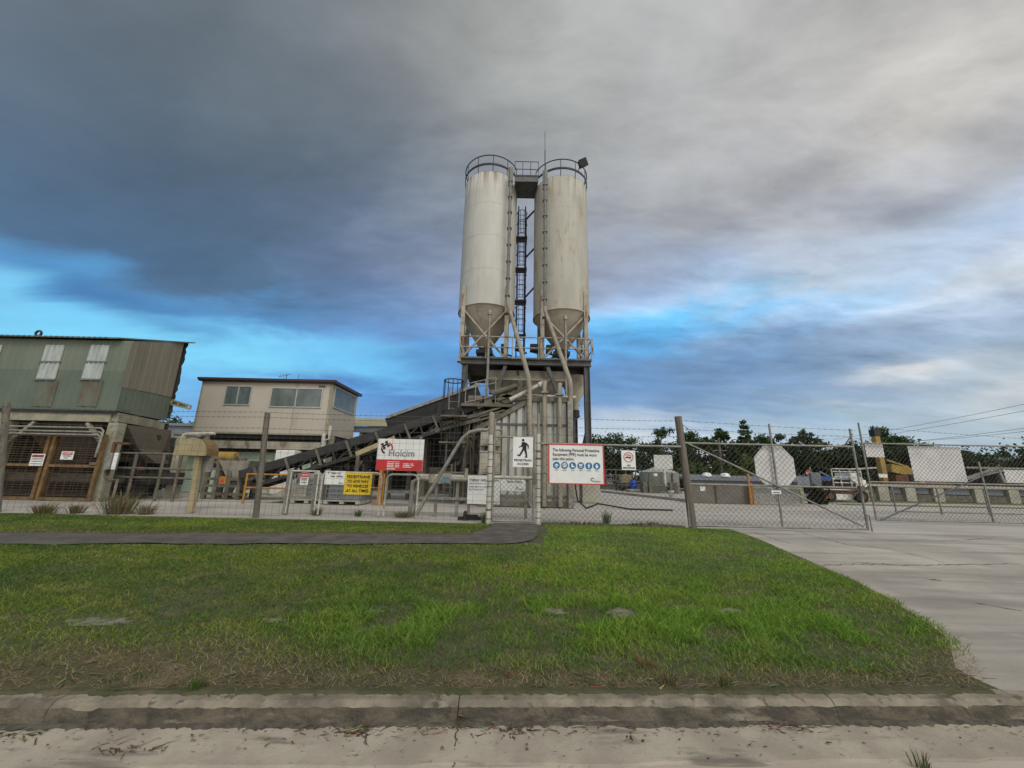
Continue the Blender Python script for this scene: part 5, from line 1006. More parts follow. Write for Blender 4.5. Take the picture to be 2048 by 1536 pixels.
b.build('chain_lock', M['dust'], lf); p = at(1735, 1035, YA_); MB().tube([(p.x, YA_ - .06, .02), (p.x, YA_ - .06, .36), (p.x - .05, YA_ - .06, .38)], .016, 7).build('drop_bolt', M['galv'], lf)
YB_ = gnd(1753, 1044).y
lb = leaf(YB_, (1738, 1966, 2120), 889, 966, 1044, 'chain mesh driveway gate leaf swung open at the far right', (846, 924, 890), ((1758, 1040), (2000, 935)), (((1725, 853), (2120, 882)),))
YC_ = 14.6
t = thing('yard_gate', 'lower pipe gate inside the yard, seen through the open gate leaf', 'gate', (at(1900, 1000, YC_).x, YC_, 0)); b = MB(); za, zb2 = at(1900, 1025, YC_).z, at(1900, 976, YC_).z
for z in (max(.05, za), zb2): b.tube([(at(1786, 1000, YC_).x, YC_, z), (at(2130, 1000, YC_).x, YC_, z)], .028, 7)
for px in (1788, 1878, 1972, 2060): x = at(px, 1000, YC_).x; b.tube([(x, YC_, .02), (x, YC_, zb2)], .028, 7)
b.build('frame', M['galv'], t)
# ---- inner pedestrian barriers behind the wire fence
YR = gnd(600, 1030).y + .05
def tubegate(stiles, py, mids, label, Y, r=.022, rnd=False, m='whitepipe'):
    x0, x1 = at(stiles[0], 985, Y).x, at(stiles[1], 985, Y).x; zt = at(sum(stiles) / 2, py, Y).z; t = thing('barrier_gate', label, 'gate', ((x0 + x1) / 2, Y, 0), 'tube barrier gates behind the wire fence'); c = .13 if rnd else .012
    MB().tube([(x0, Y, .02), (x0, Y, zt - c), (x0 + c * .3, Y, zt - c * .3), (x0 + c, Y, zt), (x1 - c, Y, zt), (x1 - c * .3, Y, zt - c * .3), (x1, Y, zt - c), (x1, Y, .02)], r, 8).build('frame', M[m], t)
    b = MB()
    for z in mids: b.box((x0 + r, Y - .015, z - .035), (x1 - r, Y + .015, z + .035))
    if mids: b.build('rail', M['galv'], t)
    return t
tubegate((577, 633), 942, (.42,), 'square-topped white tube barrier gate by the timber post', YR)
MB().box((at(573, 980, YR).x - .06, YR + .03, 0), (at(573, 980, YR).x + .06, YR + .12, at(573, 938, YR).z)).build('steel_post', M['galv'], label='flat grey steel post beside the square-topped barrier gate', cat='post')
x = at(630, 985, YR + .2).x; MB().box((x - .05, YR + .15, 0), (x + .05, YR + .22, at(632, 948, YR).z)).build('steel_post', M['galv'], label='flat grey steel post between the two tube barrier gates', cat='post')
tubegate((641, 761), 945, (), 'wide round-topped white tube barrier gate holding the yellow notice', YR - .05, .024, True)
tubegate((771, 835), 949, (.3, .62), 'white tube barrier gate below the company sign', YR, .026, True)
zr1 = at(930, 953, YR + .3).z
t = thing('walkway_rail', 'long white pipe rail with lower bar leading to the pedestrian gate', 'railing', (at(940, 985, YR + .3).x, YR + .3, 0))
b = MB().tube([(at(832, 985, YR + .3).x, YR + .3, zr1), (at(1066, 985, YR + .3).x, YR + .3, zr1)], .045, 9); b.build('top_rail', M['whitepipe'], t)
MB().box((at(832, 985, YR + .3).x, YR + .28, .42), (at(1066, 985, YR + .3).x, YR + .32, .50)).build('lower_rail', M['galv'], t)
for px in (832, 872, 914, 938, 1052): x = at(px, 985, YR + .3).x; MB().box((x - .04, YR + .325, 0), (x + .04, YR + .38, zr1 - .04)).build('post', M['galv'], t)
p = at(886, 958, YR + .25); MB().tube([(p.x - .6, p.y, p.z), (p.x + .9, p.y, p.z)], .06, 8).box((p.x - .12, p.y - .12, p.z - .12), (p.x + .22, p.y + .05, p.z + .15)).tube([(p.x + .62, p.y, p.z), (p.x + .62, p.y, p.z + .3)], .05, 8).tube([(p.x - .3, p.y, p.z - .1), (p.x - .3, p.y, p.z + .12)], .09, 9).tube([(p.x - .6, p.y, p.z), (p.x - .8, p.y, p.z - .08), (p.x - .82, p.y, .05)], .06, 8).build('water_meter_pipe', M['hopper'], label='horizontal supply pipe with meter and tee valve beside the curved brace', cat='pipe')
x0, x1, z0, z1 = rect(884, 954, 899, 966, YR + .1); MB().box((x0, YR + .06, z0), (x1, YR + .11, z1)).box((x0 + .02, YR + .05, z1 - .03), (x1 - .02, YR + .1, z1 + .03)).build('meter_box', mat('dull_blue', (.16,.25,.29,1), None, .5, 4), label='small dull blue box on the supply pipe by the curved brace', cat='box', bevel=.006)
b = MB()
for px in (925, 942, 955): p = gnd(px, 1040); b.box((p.x - .12, p.y, 0), (p.x + .16, p.y + .12, .07 + .05 * (px == 942))); 
p = gnd(930, 1040); b.tube([(p.x, p.y, 0), (p.x, p.y, .18), (p.x, p.y, .22)], [.05, .05, .02], 9); b.build('stop_block', M['rubber'], label='low black blocks on the ground left of the pedestrian gate', cat='block')
# ================================================================== SIGNS
def tt(s, h, fx, fz, box, m, t, bold=.004, **kw):         # text placed by fractions of the panel
    x0, x1, z0, z1, ys = box; return text(s, h, (x0 + (x1 - x0) * fx, ys - .003, z0 + (z1 - z0) * fz), M[m], t, bold=bold, **kw)
G = 'notices along the front fence'
t, *bx = sign(754, 878, 847, 941, YF + .26, M['white'], 'white and red company sign with large grey lettering, on the wire fence', group=G); x0, x1, z0, z1, ys = bx; w, h = x1 - x0, z1 - z0
panel(MB(), x0 + .004, x1 - .004, z0 + .004, z0 + h * .345, ys - .001, .005).build('red_band', M['red'], t)
tt('Holcim', h * .205, .53, .45, bx, 'greyink', t, .006, width=w * .55)
b = MB(); cx, cz = x0 + w * .205, z0 + h * .70; disc(b, cx, cz, h * .195, ys - .002, .003, 18, R(-115), R(-200 + 360 - 360), h * .145); disc(b, cx, cz, h * .195, ys - .002, .003, 16, R(-25), R(75), h * .145); disc(b, cx, cz - .0, h * .195, ys - .002, .003, 12, R(185), R(250), h * .145); b.build('logo_ring', M['red'], t)
b = MB(); m_ = Matrix.Rotation(R(-32), 4, 'Y'); hc = Vector((x0 + w * .165, 0, z0 + h * .80)); u = h * .10
for a0, a1, c0, c1 in ((-1.0, -.45, -1, 1), (.45, 1.0, -1, 1), (-.45, .45, -.25, .25)):
    b.prism([hc + m_ @ Vector((q[0] * u, 0, q[1] * u)) + Vector((0, ys - .006, 0)) for q in ((a0, c0), (a1, c0), (a1, c1), (a0, c1))], (0, .004, 0))
for s_ in (-1, 1): 
    for c_ in (-1, 1): b.prism([hc + m_ @ Vector((q[0] * u, 0, q[1] * u)) + Vector((0, ys - .0065, 0)) for q in ((s_ * 1.25, c_ * .62), (s_ * .25, c_ * .62), (s_ * .25, c_), (s_ * 1.25, c_))], (0, .004, 0))
b.build('logo_mark', M['ink'], t)
b = MB()
for k, (f0, f1, fz) in enumerate(((.24, .50, .275), (.24, .38, .215), (.41, .50, .215), (.24, .38, .165), (.41, .50, .165), (.24, .38, .115), (.41, .50, .115), (.58, .70, .215), (.73, .80, .215), (.58, .72, .165), (.75, .81, .165), (.58, .76, .115), (.24, .42, .05))):
    panel(b, x0 + w * f0, x0 + w * f1, z0 + h * (fz - .012), z0 + h * (fz + .012), ys - .004, .003)
b.build('text_lines', M['white'], t)
t, *bx = sign(1026, 874, 1066, 934, YF - .05, M['white'], 'white sign with black walking figure above two words, on the pedestrian gate', group=G); x0, x1, z0, z1, ys = bx; w, h = x1 - x0, z1 - z0
FIG = [(1275,1005),(1300,998),(1335,1010),(1367,1045),(1363,1092),(1351,1088),(1349,1052),(1336,1045),(1336,1095),(1348,1188),(1349,1207),(1312,1207),(1312,1200),(1328,1190),(1310,1118),(1303,1112),(1258,1192),(1245,1193),(1214,1176),(1220,1168),(1243,1174),(1270,1122),(1284,1085),(1282,1062),(1240,1077),(1234,1068),(1268,1050)]
b = MB(); poly(b, [(x0 + w * (a - 1165) / 255, z1 - h * (c - 935) / 400) for a, c in FIG][::-1], ys - .003); disc(b, x0 + w * (1293 - 1165) / 255, z1 - h * (976 - 935) / 400, w * .066, ys - .003); b.build('walking_figure', M['ink'], t)
tt('PEDESTRIAN', h * .066, .5, .195, bx, 'ink', t, .003, width=w * .86); tt('ACCESS', h * .066, .5, .075, bx, 'ink', t, .003, width=w * .58)
t, *bx = sign(1097, 888, 1208, 968, YF - .10, M['white'], 'large red-framed white notice with six blue round symbols, on the chain mesh', group=G, frame=M['red'], fw=.022); x0, x1, z0, z1, ys = bx; w, h = x1 - x0, z1 - z0
for k, s in enumerate(('The following Personal Protective', 'Equipment (PPE) must be worn', 'past this point.')): tt(s, h * .074, .075, .81 - k * .11, bx, 'ink', t, .0025, align='LEFT', width=w * (.845, .79, .385)[k])
cs_ = [(x0 + w * (a - 828) / 385, z1 - h * (1022 - 875) / 272) for a in (883, 939, 995, 1051, 1107, 1162)]; r = w * .062
b = MB()
for x, z in cs_: disc(b, x, z, r, ys - .003)
b.build('blue_symbols', M['blue'], t); b = MB(); q = ys - .005
x, z = cs_[0]; disc(b, x, z - r * .1, r * .5, q, .003, 14, 0, math.pi); panel(b, x - r * .62, x + r * .62, z - r * .22, z - r * .1, q); disc(b, x, z - r * .3, r * .36, q, .003, 12, math.pi, 2 * math.pi)
x, z = cs_[1]; disc(b, x, z + r * .05, r * .62, q, .003, 18)
x, z = cs_[2]; poly(b, [(x - r * .4, z + r * .5), (x + r * .02, z + r * .5), (x + r * .02, z), (x + r * .55, z - r * .2), (x + r * .55, z - r * .5), (x - r * .4, z - r * .5)][::-1], q)
x, z = cs_[3]; poly(b, [(x - r * .5, z + r * .5), (x - r * .12, z + r * .55), (x, z + r * .1), (x + r * .12, z + r * .55), (x + r * .5, z + r * .5), (x + r * .42, z - r * .55), (x - r * .42, z - r * .55)][::-1], q)
x, z = cs_[4]; poly(b, [(x - r * .2, z + r * .4), (x + r * .2, z + r * .4), (x + r * .42, z - r * .1), (x + r * .2, z), (x + r * .2, z - r * .65), (x + r * .03, z - r * .65), (x, z - r * .2), (x - r * .03, z - r * .65), (x - r * .2, z - r * .65), (x - r * .2, z), (x - r * .42, z - r * .1)][::-1], q); disc(b, x, z + r * .58, r * .14, q, .003, 10)
x, z = cs_[5]; poly(b, [(x - r * .3, z - r * .6), (x - r * .38, z + r * .1), (x - r * .1, z + r * .6), (x + r * .15, z + r * .55), (x + r * .2, z + r * .1), (x + r * .45, z + r * .1), (x + r * .3, z - r * .6)], q)
b.build('white_pictograms', M['white'], t); b = MB(); x, z = cs_[1]
for s_ in (-1, 1): disc(b, x + s_ * r * .24, z + r * .12, r * .17, q - .003, .003, 10)
x, z = cs_[3]; panel(b, x - r * .42, x + r * .42, z - r * .25, z - r * .12, q - .001); b.build('pictogram_details', M['blue'], t); b = MB()
for k, (x, z) in enumerate(cs_): panel(b, x - r * (.5 + .15 * (k % 3 == 1)), x + r * (.5 + .15 * (k % 3 == 1)), z - r * 1.36, z - r * 1.26, ys - .002)
b.build('caption_lines', M['greyink'], t)
tt('Holcim', h * .045, .86, .06, bx, 'greyink', t, .0, width=w * .125); b = MB(); disc(b, x0 + w * .785, z0 + h * .125, h * .045, ys - .003, .003, 14, R(20), R(290), h * .028); b.build('logo_ring', M['ink'], t)
t, *bx = sign(1243, 901, 1271, 940, YF - .04, M['white'], 'white sign with crossed-out cigarette in a red ring, on the chain mesh', group=G); x0, x1, z0, z1, ys = bx; w, h = x1 - x0, z1 - z0
b = MB(); cx, cz, r = x0 + w * .5, z0 + h * .655, w * .35; disc(b, cx, cz, r, ys - .004, .003, 28, 0, 2 * math.pi, r * .87); m_ = [(math.cos(R(a)) * r * .93, math.sin(R(a)) * r * .93) for a in (132, 138, -48, -42)]; poly(b, [(cx + a, cz + c) for a, c in m_], ys - .0045); b.build('red_ring', M['red'], t)
b = MB(); panel(b, cx - r * .62, cx + r * .35, cz - r * .14, cz + r * .06, ys - .003); panel(b, cx + r * .42, cx + r * .58, cz - r * .14, cz + r * .06, ys - .003); poly(b, [(cx + r * .5, cz + r * .12), (cx + r * .35, cz + r * .36), (cx - r * .1, cz + r * .36), (cx - r * .2, cz + r * .6), (cx - r * .1, cz + r * .65), (cx, cz + r * .46), (cx + r * .42, cz + r * .46), (cx + r * .58, cz + r * .12)], ys - .003); b.build('cigarette', M['ink'], t)
tt('NO', h * .078, .5, .20, bx, 'ink', t, .003); tt('SMOKING', h * .078, .5, .075, bx, 'ink', t, .003, width=w * .84)
t, *bx = sign(689, 945, 743, 989, YR - .14, M['yellow'], 'yellow sign with four lines of black capitals, on the round-topped barrier gate', group=G); x0, x1, z0, z1, ys = bx; w, h = x1 - x0, z1 - z0
for k, s in enumerate(('PEDESTRIANS', 'TO GIVE WAY', 'TO VEHICLES', 'AT ALL TIMES')): tt(s, h * .125, .5, .745 - k * .21, bx, 'ink', t, .006, width=w * (.86, .78, .78, .82)[k])
t, *bx = sign(650, 942, 690, 969, YR - .11, M['white'], 'white sign with two lines of small text and an arrow, beside the yellow sign', group=G); x0, x1, z0, z1, ys = bx; w, h = x1 - x0, z1 - z0
tt('Path to', h * .14, .28, .78, bx, 'ink', t, .001, align='LEFT', width=w * .45); tt('site office', h * .14, .28, .55, bx, 'ink', t, .001, align='LEFT', width=w * .62)
b = MB(); poly(b, [(x0 + w * q[0], z0 + h * q[1]) for q in ((.15, .78), (.15, .88), (.11, .88), (.165, .97), (.22, .88), (.18, .88), (.18, .78))][::-1], ys - .003); b.build('arrow', M['ink'], t); tt('Holcim', h * .09, .82, .08, bx, 'greyink', t, 0)
t, *bx = sign(601, 945, 617, 970, YR - .04, M['white'], 'small white notice with red heading, on the square-topped barrier gate', group=G); x0, x1, z0, z1, ys = bx; w, h = x1 - x0, z1 - z0
panel(MB(), x0 + .003, x1 - .003, z0 + h * .64, z1 - .003, ys - .001, .004).build('red_heading', M['red'], t); tt('DANGER', h * .13, .5, .745, bx, 'white', t, .001, width=w * .75); b = MB()
for f_ in (.5, .38, .18): panel(b, x0 + w * .15, x1 - w * .15, z0 + h * f_, z0 + h * (f_ + .07), ys - .003, .003)
b.build('text_lines', M['greyink'], t)
t, *bx = sign(935, 953, 1000, 1008, YR + .18, M['white'], 'large white visitor notice with bold heading, behind the banded gate post', group=G); x0, x1, z0, z1, ys = bx; w, h = x1 - x0, z1 - z0
tt('Visitor Information', h * .10, .04, .83, bx, 'ink', t, .002, align='LEFT', width=w * .92)
for k, s in enumerate(('Follow walkway to site office', 'Please report to reception', 'Sign in before entry')): tt(s, h * .05, .04, .72 - k * .11, bx, 'greyink', t, .001, align='LEFT')
tt('Holcim', h * .06, .86, .06, bx, 'greyink', t, 0)
t, *bx = sign(1001, 957, 1051, 982, YR + .18, M['white'], 'white office notice with small grey mark, between gate post and pedestrian gate', group=G); x0, x1, z0, z1, ys = bx; w, h = x1 - x0, z1 - z0
tt('Batch Office', h * .17, .56, .68, bx, 'darkred', t, .002, width=w * .58); tt('Holcim', h * .12, .8, .12, bx, 'greyink', t, 0); b = MB(); disc(b, x0 + w * .66, z0 + h * .26, h * .09, ys - .003, .003, 12, R(20), R(290), h * .05); b.build('logo_ring', M['ink'], t)
t, *bx = sign(438, 953, 452, 968, 14.3, M['orange'], 'orange warning plate with red triangle, on the feed hopper machine'); x0, x1, z0, z1, ys = bx; w, h = x1 - x0, z1 - z0; poly(MB(), [(x0 + w * .2, z0 + h * .25), (x0 + w * .8, z0 + h * .25), (x0 + w * .5, z0 + h * .8)], ys - .003).build('triangle', M['red'], t)
GB = 'blank grey backs of signs on the chain mesh gates'
sign(1308, 910, 1345, 938, YF + .08, M['signback'], 'small blank grey-white sign back above the conical tank', group=GB)
c = at(1549.5, 934, YA_ + .08); rx, rz = 39 * YA_ / F, 43.5 * YA_ / F; t = thing('octagon_sign', 'blank grey-white octagonal sign back on the driveway gate', 'sign', (c.x, c.y, c.z - rz), GB)
MB().prism([(c.x + rx * 1.08 * math.cos(R(22.5 + 45 * k)), c.y - .01, c.z + rz * 1.08 * math.sin(R(22.5 + 45 * k))) for k in range(8)], (0, .02, 0)).build('panel', M['signback'], t)
t, *bx = sign(1543, 981, 1562, 988, YA_ - .05, M['white'], 'tiny white plate wired on the gate just under the octagonal sign'); panel(MB(), bx[0] + .03, bx[1] - .03, bx[2] + .025, bx[3] - .03, bx[4] - .002, .003).build('text_line', M['greyink'], t)
sign(1731, 889, 1767, 914, YB_ + .08, M['signback'], 'small blank grey sign back before the yellow column', group=GB)
sign(1822, 894, 1927, 962, YB_ + .08, M['signback'], 'large blank pale sign back on the open gate leaf', group=GB)
sign(2010, 941, 2080, 966, YB_ + .08, M['signback'], 'blank pale sign back cut by the right photo edge', group=GB)
# ================================================================== LETTERBOX POST
YT = 10.3; p, q = at(381, 1030, YT), at(400, 910, YT)
t = thing('post_box', 'tan timber post topped by a wide half-round head, behind the wire fence', 'post', (p.x, YT, 0))
b = MB(); b.bar((p.x, YT, 0), (q.x - .02, YT, q.z), .12, .12, (0, 1, 0)); b.build('post', M['tanpost'], t)
x0, x1, z0, z1 = rect(360, 877, 422, 911, YT); n = 14; pr = [(x0, YT - .16, z0)] + [((x0 + x1) / 2 - (x1 - x0) / 2 * math.cos(math.pi * k / n), YT - .16, z0 + .07 + (z1 - z0 - .07) * math.sin(math.pi * k / n)) for k in range(n + 1)] + [(x1, YT - .16, z0)]
MB().prism(pr, (0, .05, 0)).build('head_front', M['tanpost'], t); MB().prism([(a[0] + .004, a[1] + .052, a[2] - .004) for a in pr], (.0, .42, 0)).build('head_barrel', M['barkbrown'], t)
MB().prism([(at(386, 912, YT).x, YT + .1, z0 - .005), (at(420, 912, YT).x, YT + .1, z0 - .005), (at(414, 944, YT).x, YT + .1, at(414, 944, YT).z), (at(381, 944, YT).x, YT + .1, at(381, 944, YT).z)], (0, .08, 0)).build('grey_bracket', M['galv'], t)
# ================================================================== THE YARD AT THE RIGHT
c = at(1320, 985, 30); r = 36 * 30 / F; zt = at(1320, 945, 30).z; za = at(1320, 934, 30).z
t = thing('water_tank', 'round grey-green tank with pale conical lid and standpipe', 'tank', (c.x, 30, 0)); cv = Vector((c.x, 30, 0))
MB().lathe(cv, [(r, .15), (r, zt), (r * .97, zt + .02)], 40).build('body', M['polytank'], t); MB().lathe(cv, [(r * 1.01, zt), (r * .2, za), (.01, za)], 40).build('lid', M['tanktop'], t)
x = at(1329, 960, 28.4).x; MB().tube([(x, 28.3, .5), (x, 28.3, za + .05), (x - .4, 28.6, za + .05)], .09, 8).build('standpipe', M['whitepipe'], t)
b = MB()
for px in (1298, 1345): x = at(px, 960, 28.6).x; b.tube([(x, 28.55, .4), (x, 28.55, zt - .05)], .06, 6)
x0 = at(1290, 980, 28.4).x; b.tube([(x0, 28.3, .5), (x0 + 2.4, 28.3, .5)], .06, 6)
for px in (1291, 1303, 1345, 1352): x = at(px, 985, 28.2).x; b.box((x - .14, 28.2, .02), (x + .14, 28.5, .75))
b.build('valves', M['dust'], t); x0, x1, z0, z1 = rect(1307, 947, 1314, 952, 28.4); MB().box((x0, 28.35, z0), (x1, 28.4, z1)).build('label_plate', M['white'], t)
MB().lathe(cv, [(r * 1.1, 0), (r * 1.1, .15), (.01, .15)], 32).build('base_slab', M['block'], t)
tr = thing('tote_stand', 'dark steel stand carrying the yellow caged tote beside the conical tank', 'stand', (at(1254, 985, 31).x, 31, 0)); x0, x1, z0, z1 = rect(1240, 966, 1270, 988, 31)
b = MB()
for x in (x0, x1): 
    for y in (31, 32.1): b.bar((x, y, 0), (x, y, z1), .1)
for z in (z1, z1 * .5): b.box((x0, 30.95, z - .06), (x1, 32.2, z))
b.box((x0 + .1, 31.1, .05), (x1 - .2, 32, z1 * .45)); b.build('frame', M['darksteel'], tr)
tote(1242, 1266, 948, 966.5, 31, M['toteyellow'], M['toteyellow'], 'yellowish caged tote on the dark stand', 'tote_tank', None)
c = at(1267, 970, 30.2); z0, z1 = at(1267, 979, 30.2).z, at(1267, 960, 30.2).z; hh = z1 - z0; MB().lathe(Vector((c.x, 30.2, z0)), [(.01, 0), (.25, 0), (.26, .03), (.25, .06), (.25, hh * .35), (.265, hh * .37), (.25, hh * .39), (.25, hh * .68), (.265, hh * .7), (.25, hh * .72), (.24, hh), (.01, hh)], 22).build('drum', M['drumblue'], label='bright blue plastic drum beside the yellow tote', cat='drum')
x0, x1, z0, z1 = rect(1257, 978.5, 1278, 989, 30); MB().box((x0, 29.7, 0), (x1, 30.6, z1)).box((x0 - .04, 29.66, z1 - .1), (x1 + .04, 30.64, z1 - .04)).build('concrete_block', M['palecrete'], label='pale square plinth under the blue drum', cat='block', bevel=.02)
c = gnd(1343, 995); MB().lathe(Vector((c.x, c.y, 0)), [(.01, 0), (.13, 0), (.16, .34), (.17, .34), (.17, .37), (.14, .36), (.12, .05)], 18).build('bucket', M['white'], label='small white bucket on the ground by the conical tank', cat='bucket')
xs = [1212, 1232, 1252, 1272, 1290]; rail('yard_rail', 'grey pipe railing behind the yellow tote', xs, 33.5, (.7, 1.2, 1.65), M['steel'], .05)
x0, x1 = at(1185, 980, 34).x, at(1300, 980, 34).x; MB().box((x0, 34, 0), (x1, 34.3, at(1240, 968, 34).z)).box((x0, 33.95, at(1240, 968, 34).z - .12), (x1, 34.35, at(1240, 968, 34).z - .02)).build('low_wall', M['block'], label='low grey wall behind the yellow tote and railing', cat='wall')
b = MB(); k0_, k1_ = gnd(1205, 984), gnd(1375, 1003); b.bar((k0_.x, k0_.y, .06), (k1_.x, k1_.y, .06), .3, .12).build('yard_kerb', M['palecrete'], kind='structure')
k0_, k1_ = gnd(1200, 1010), gnd(1345, 1012)                         # black hose lying across the yard
MB().tube([at(1150, 968, 13.9), at(1155, 1000, 13.7), (gnd(1172, 1018).x, gnd(1172, 1018).y, .03), (k0_.x, k0_.y + .3, .03), (gnd(1260, 1020).x, gnd(1260, 1020).y, .03), (gnd(1345, 1022).x, gnd(1345, 1022).y, .03)], .028, 7).build('hose', M['rubber'], label='black hose hanging from the red-framed notice side and lying on the yard', cat='hose')
YQ = 18.4; x0, x1 = at(1378, 985, YQ).x, at(1499, 985, YQ).x; zw_ = at(1440, 967, YQ).z
t = thing('block_wall', 'low grey block wall panels behind the driveway gate', 'wall', ((x0 + x1) / 2, YQ, 0))
for k, (f0, f1) in enumerate(((0, .44), (.46, 1))): MB().box((x0 + (x1 - x0) * f0, YQ, 0), (x0 + (x1 - x0) * f1, YQ + .2, zw_)).build('panel', M['block'], t, bevel=.01)
for f_ in (-.005, .45, 1.003): x = x0 + (x1 - x0) * f_; MB().box((x - .05, YQ - .07, 0), (x + .05, YQ - .003, zw_ + .03)).build('post', M['dust'], t)
x = x0 + (x1 - x0) * .23; x0_, x1_, z0, z1 = rect(1400, 973, 1410, 982, YQ); MB().box((x0_, YQ - .02, z0), (x1_, YQ - .003, z1)).build('notice', M['signback'], t)
x = at(1494.5, 985, YQ).x; MB().tube([(x, YQ - .2, 0), (x, YQ - .2, at(1494, 950, YQ).z), (x, YQ - .2, at(1494, 949, YQ).z + .04)], [.055, .055, .03], 10).tube([(x + .14, YQ - .2, 0), (x + .14, YQ - .2, at(1500, 972, YQ).z)], .035, 8).tube([(x, YQ - .2, .9), (x + .14, YQ - .2, .9)], .04, 6).build('bollard', M['orange'], label='orange pipe bollard between the block wall and the slatted gate', cat='bollard')
x0, x1 = at(1501, 990, YQ).x, at(1607, 990, YQ).x; zt = at(1550, 974, YQ).z; t = thing('slat_gate', 'low gate of close vertical grey slats behind the octagonal sign', 'gate', ((x0 + x1) / 2, YQ, 0))
b = MB().box((x0, YQ - .03, .03), (x1, YQ + .03, .10)).box((x0, YQ - .03, zt - .06), (x1, YQ + .03, zt)).box((x0, YQ - .04, .1), (x0 + .08, YQ + .04, zt - .06)).box((x1 - .16, YQ - .04, .1), (x1, YQ + .04, zt - .06)).box(((x0 + x1) / 2 - .05, YQ - .032, .1), ((x0 + x1) / 2 + .05, YQ + .032, zt - .06)); b.build('frame', M['cream'], t); b = MB()
for k in range(30): x = x0 + .12 + (x1 - x0 - .3) * k / 29; b.box((x - .017, YQ - .012, .1), (x + .017, YQ + .012, zt - .06))
b.build('slats', M['galv'], t)
p, q = at(1370, 951, 33), at(1660, 951, 33); zh = at(1500, 952, 33).z; MB().box((p.x, 33, 0), (q.x, 33.2, zh - .35)).prism([(p.x, 32.7, zh - .4), (p.x, 32.7, zh - .25), (p.x, 38, zh + .1), (p.x, 38, zh - .1)], (q.x - p.x, 0, 0)).box((p.x, 32.66, zh - .42), (q.x, 32.69, zh - .18)).build('long_shed', M['slate'], label='long low slate-blue shed roof beyond the block wall', cat='shed')
for px in (1413, 1450): c = at(px, 949, 34); MB().lathe(Vector((c.x, 34, zh - .1)), [(.4, 0), (.36, .22), (.2, .3), (.01, .32)], 14).build('roof_vent', M['white'], label='small pale roof vent on the slate-blue shed, ' + ('nearer the thick timber post' if px == 1413 else 'nearer the octagonal sign'), cat='vent', group='vents on the slate-blue shed')
c = at(1618, 946, 26); t = thing('stop_sign', 'small red stop sign far off beside the octagonal sign back', 'sign', (c.x, 26, 0)); rr_ = .24; MB().tube([(c.x + .15, 26.05, 0), (c.x + .15, 26.05, c.z + .4)], .04, 7).build('post', M['galv'], t); MB().prism([(c.x + rr_ * math.cos(R(22.5 + 45 * k)), 26, c.z + rr_ * math.sin(R(22.5 + 45 * k))) for k in range(8)], (0, .02, 0)).build('panel', M['darkred'], t); text('STOP', .13, (c.x, 25.997, c.z - .065), M['white'], t, width=.36, bold=.004)
p, q = at(1625, 968, 24), at(1662, 968, 24); MB().box((p.x, 24, 0), (q.x - .55, 24.2, at(1635, 945, 24).z)).bar((q.x - .5, 24.1, at(1640, 943, 24).z), (q.x, 24.1, at(1640, 952, 24).z), .08).build('yard_bin', M['slate'], label='dark slate panel with slanted white stay beside the stop sign', cat='panel')
# trailer with rusty chassis and white rails
p, q = at(1641, 985, 21.5), at(1735, 985, 21.5); zt = at(1680, 973, 21.5).z
t = thing('flat_trailer', 'rusty flat trailer with white rail headboard behind the gate edge', 'trailer', ((p.x + q.x) / 2, 21.5, 0))
MB().box((p.x, 21.4, zt - .14), (q.x, 23.4, zt)).bar((p.x + .2, 21.6, zt - .3), (q.x - .2, 21.6, zt - .3), .12, .2).build('chassis', M['rust'], t)
for px in (1648, 1658, 1722): x = at(px, 1000, 21.6).x; MB().tube([(x, 21.45, .33), (x, 21.7, .33)], .33, 18).build('wheel', M['rubber'], t); MB().tube([(x, 21.43, .33), (x, 21.449, .33)], .17, 12).build('rim', M['rust'], bpy.data.objects[OFFLAST[0]])
b = MB(); xa, xb = at(1664, 950, 21.6).x, at(1722, 950, 21.6).x; zh1 = at(1690, 938, 21.6).z
for z in (zt + .2, zt + .5, zt + .8, zh1): b.tube([(xa + .05, 21.6, z), (xb, 21.6, z)], .032, 7)
for f_ in (0, .28, .62, 1): x = xa + (xb - xa) * f_; b.tube([(x, 21.6, zt), (x, 21.6, zh1)], .032, 7)
b.build('rail_frame', M['whitepipe'], t); b = MB()
for k in range(14): x = random.uniform(xa, xb - .2); s_ = random.uniform(.1, .24); b.box((x - s_, 22 - s_, zt), (x + s_, 22.3 + s_, zt + s_ * 1.6))
b.build('machinery', M['darksteel'], t); x0, x1, z0, z1 = rect(1700, 946, 1716, 968, 22); MB().box((x0, 22, zt), (x1, 23, z1)).box((x0 - .3, 22.2, zt), (x1 + .6, 23, (zt + z1) / 2)).build('white_tank', M['white'], t)
p, q = at(1640, 958, 25), at(1725, 958, 25); MB().box((p.x, 25, 0), (q.x, 27, at(1640, 953, 25).z)).box((p.x - .02, 24.96, at(1640, 961, 25).z), (q.x, 24.99, at(1640, 955, 25).z)).build('skip', M['signback'], label='pale long container behind the trailer rails', cat='container'); x0, x1, z0, z1 = rect(1641, 953, 1664, 960, 24.9); MB().box((x0, 24.85, z0), (x1, 24.93, z1)).build('blue_board', M['blueband'], label='narrow blue board left of the white trailer rails', cat='board')
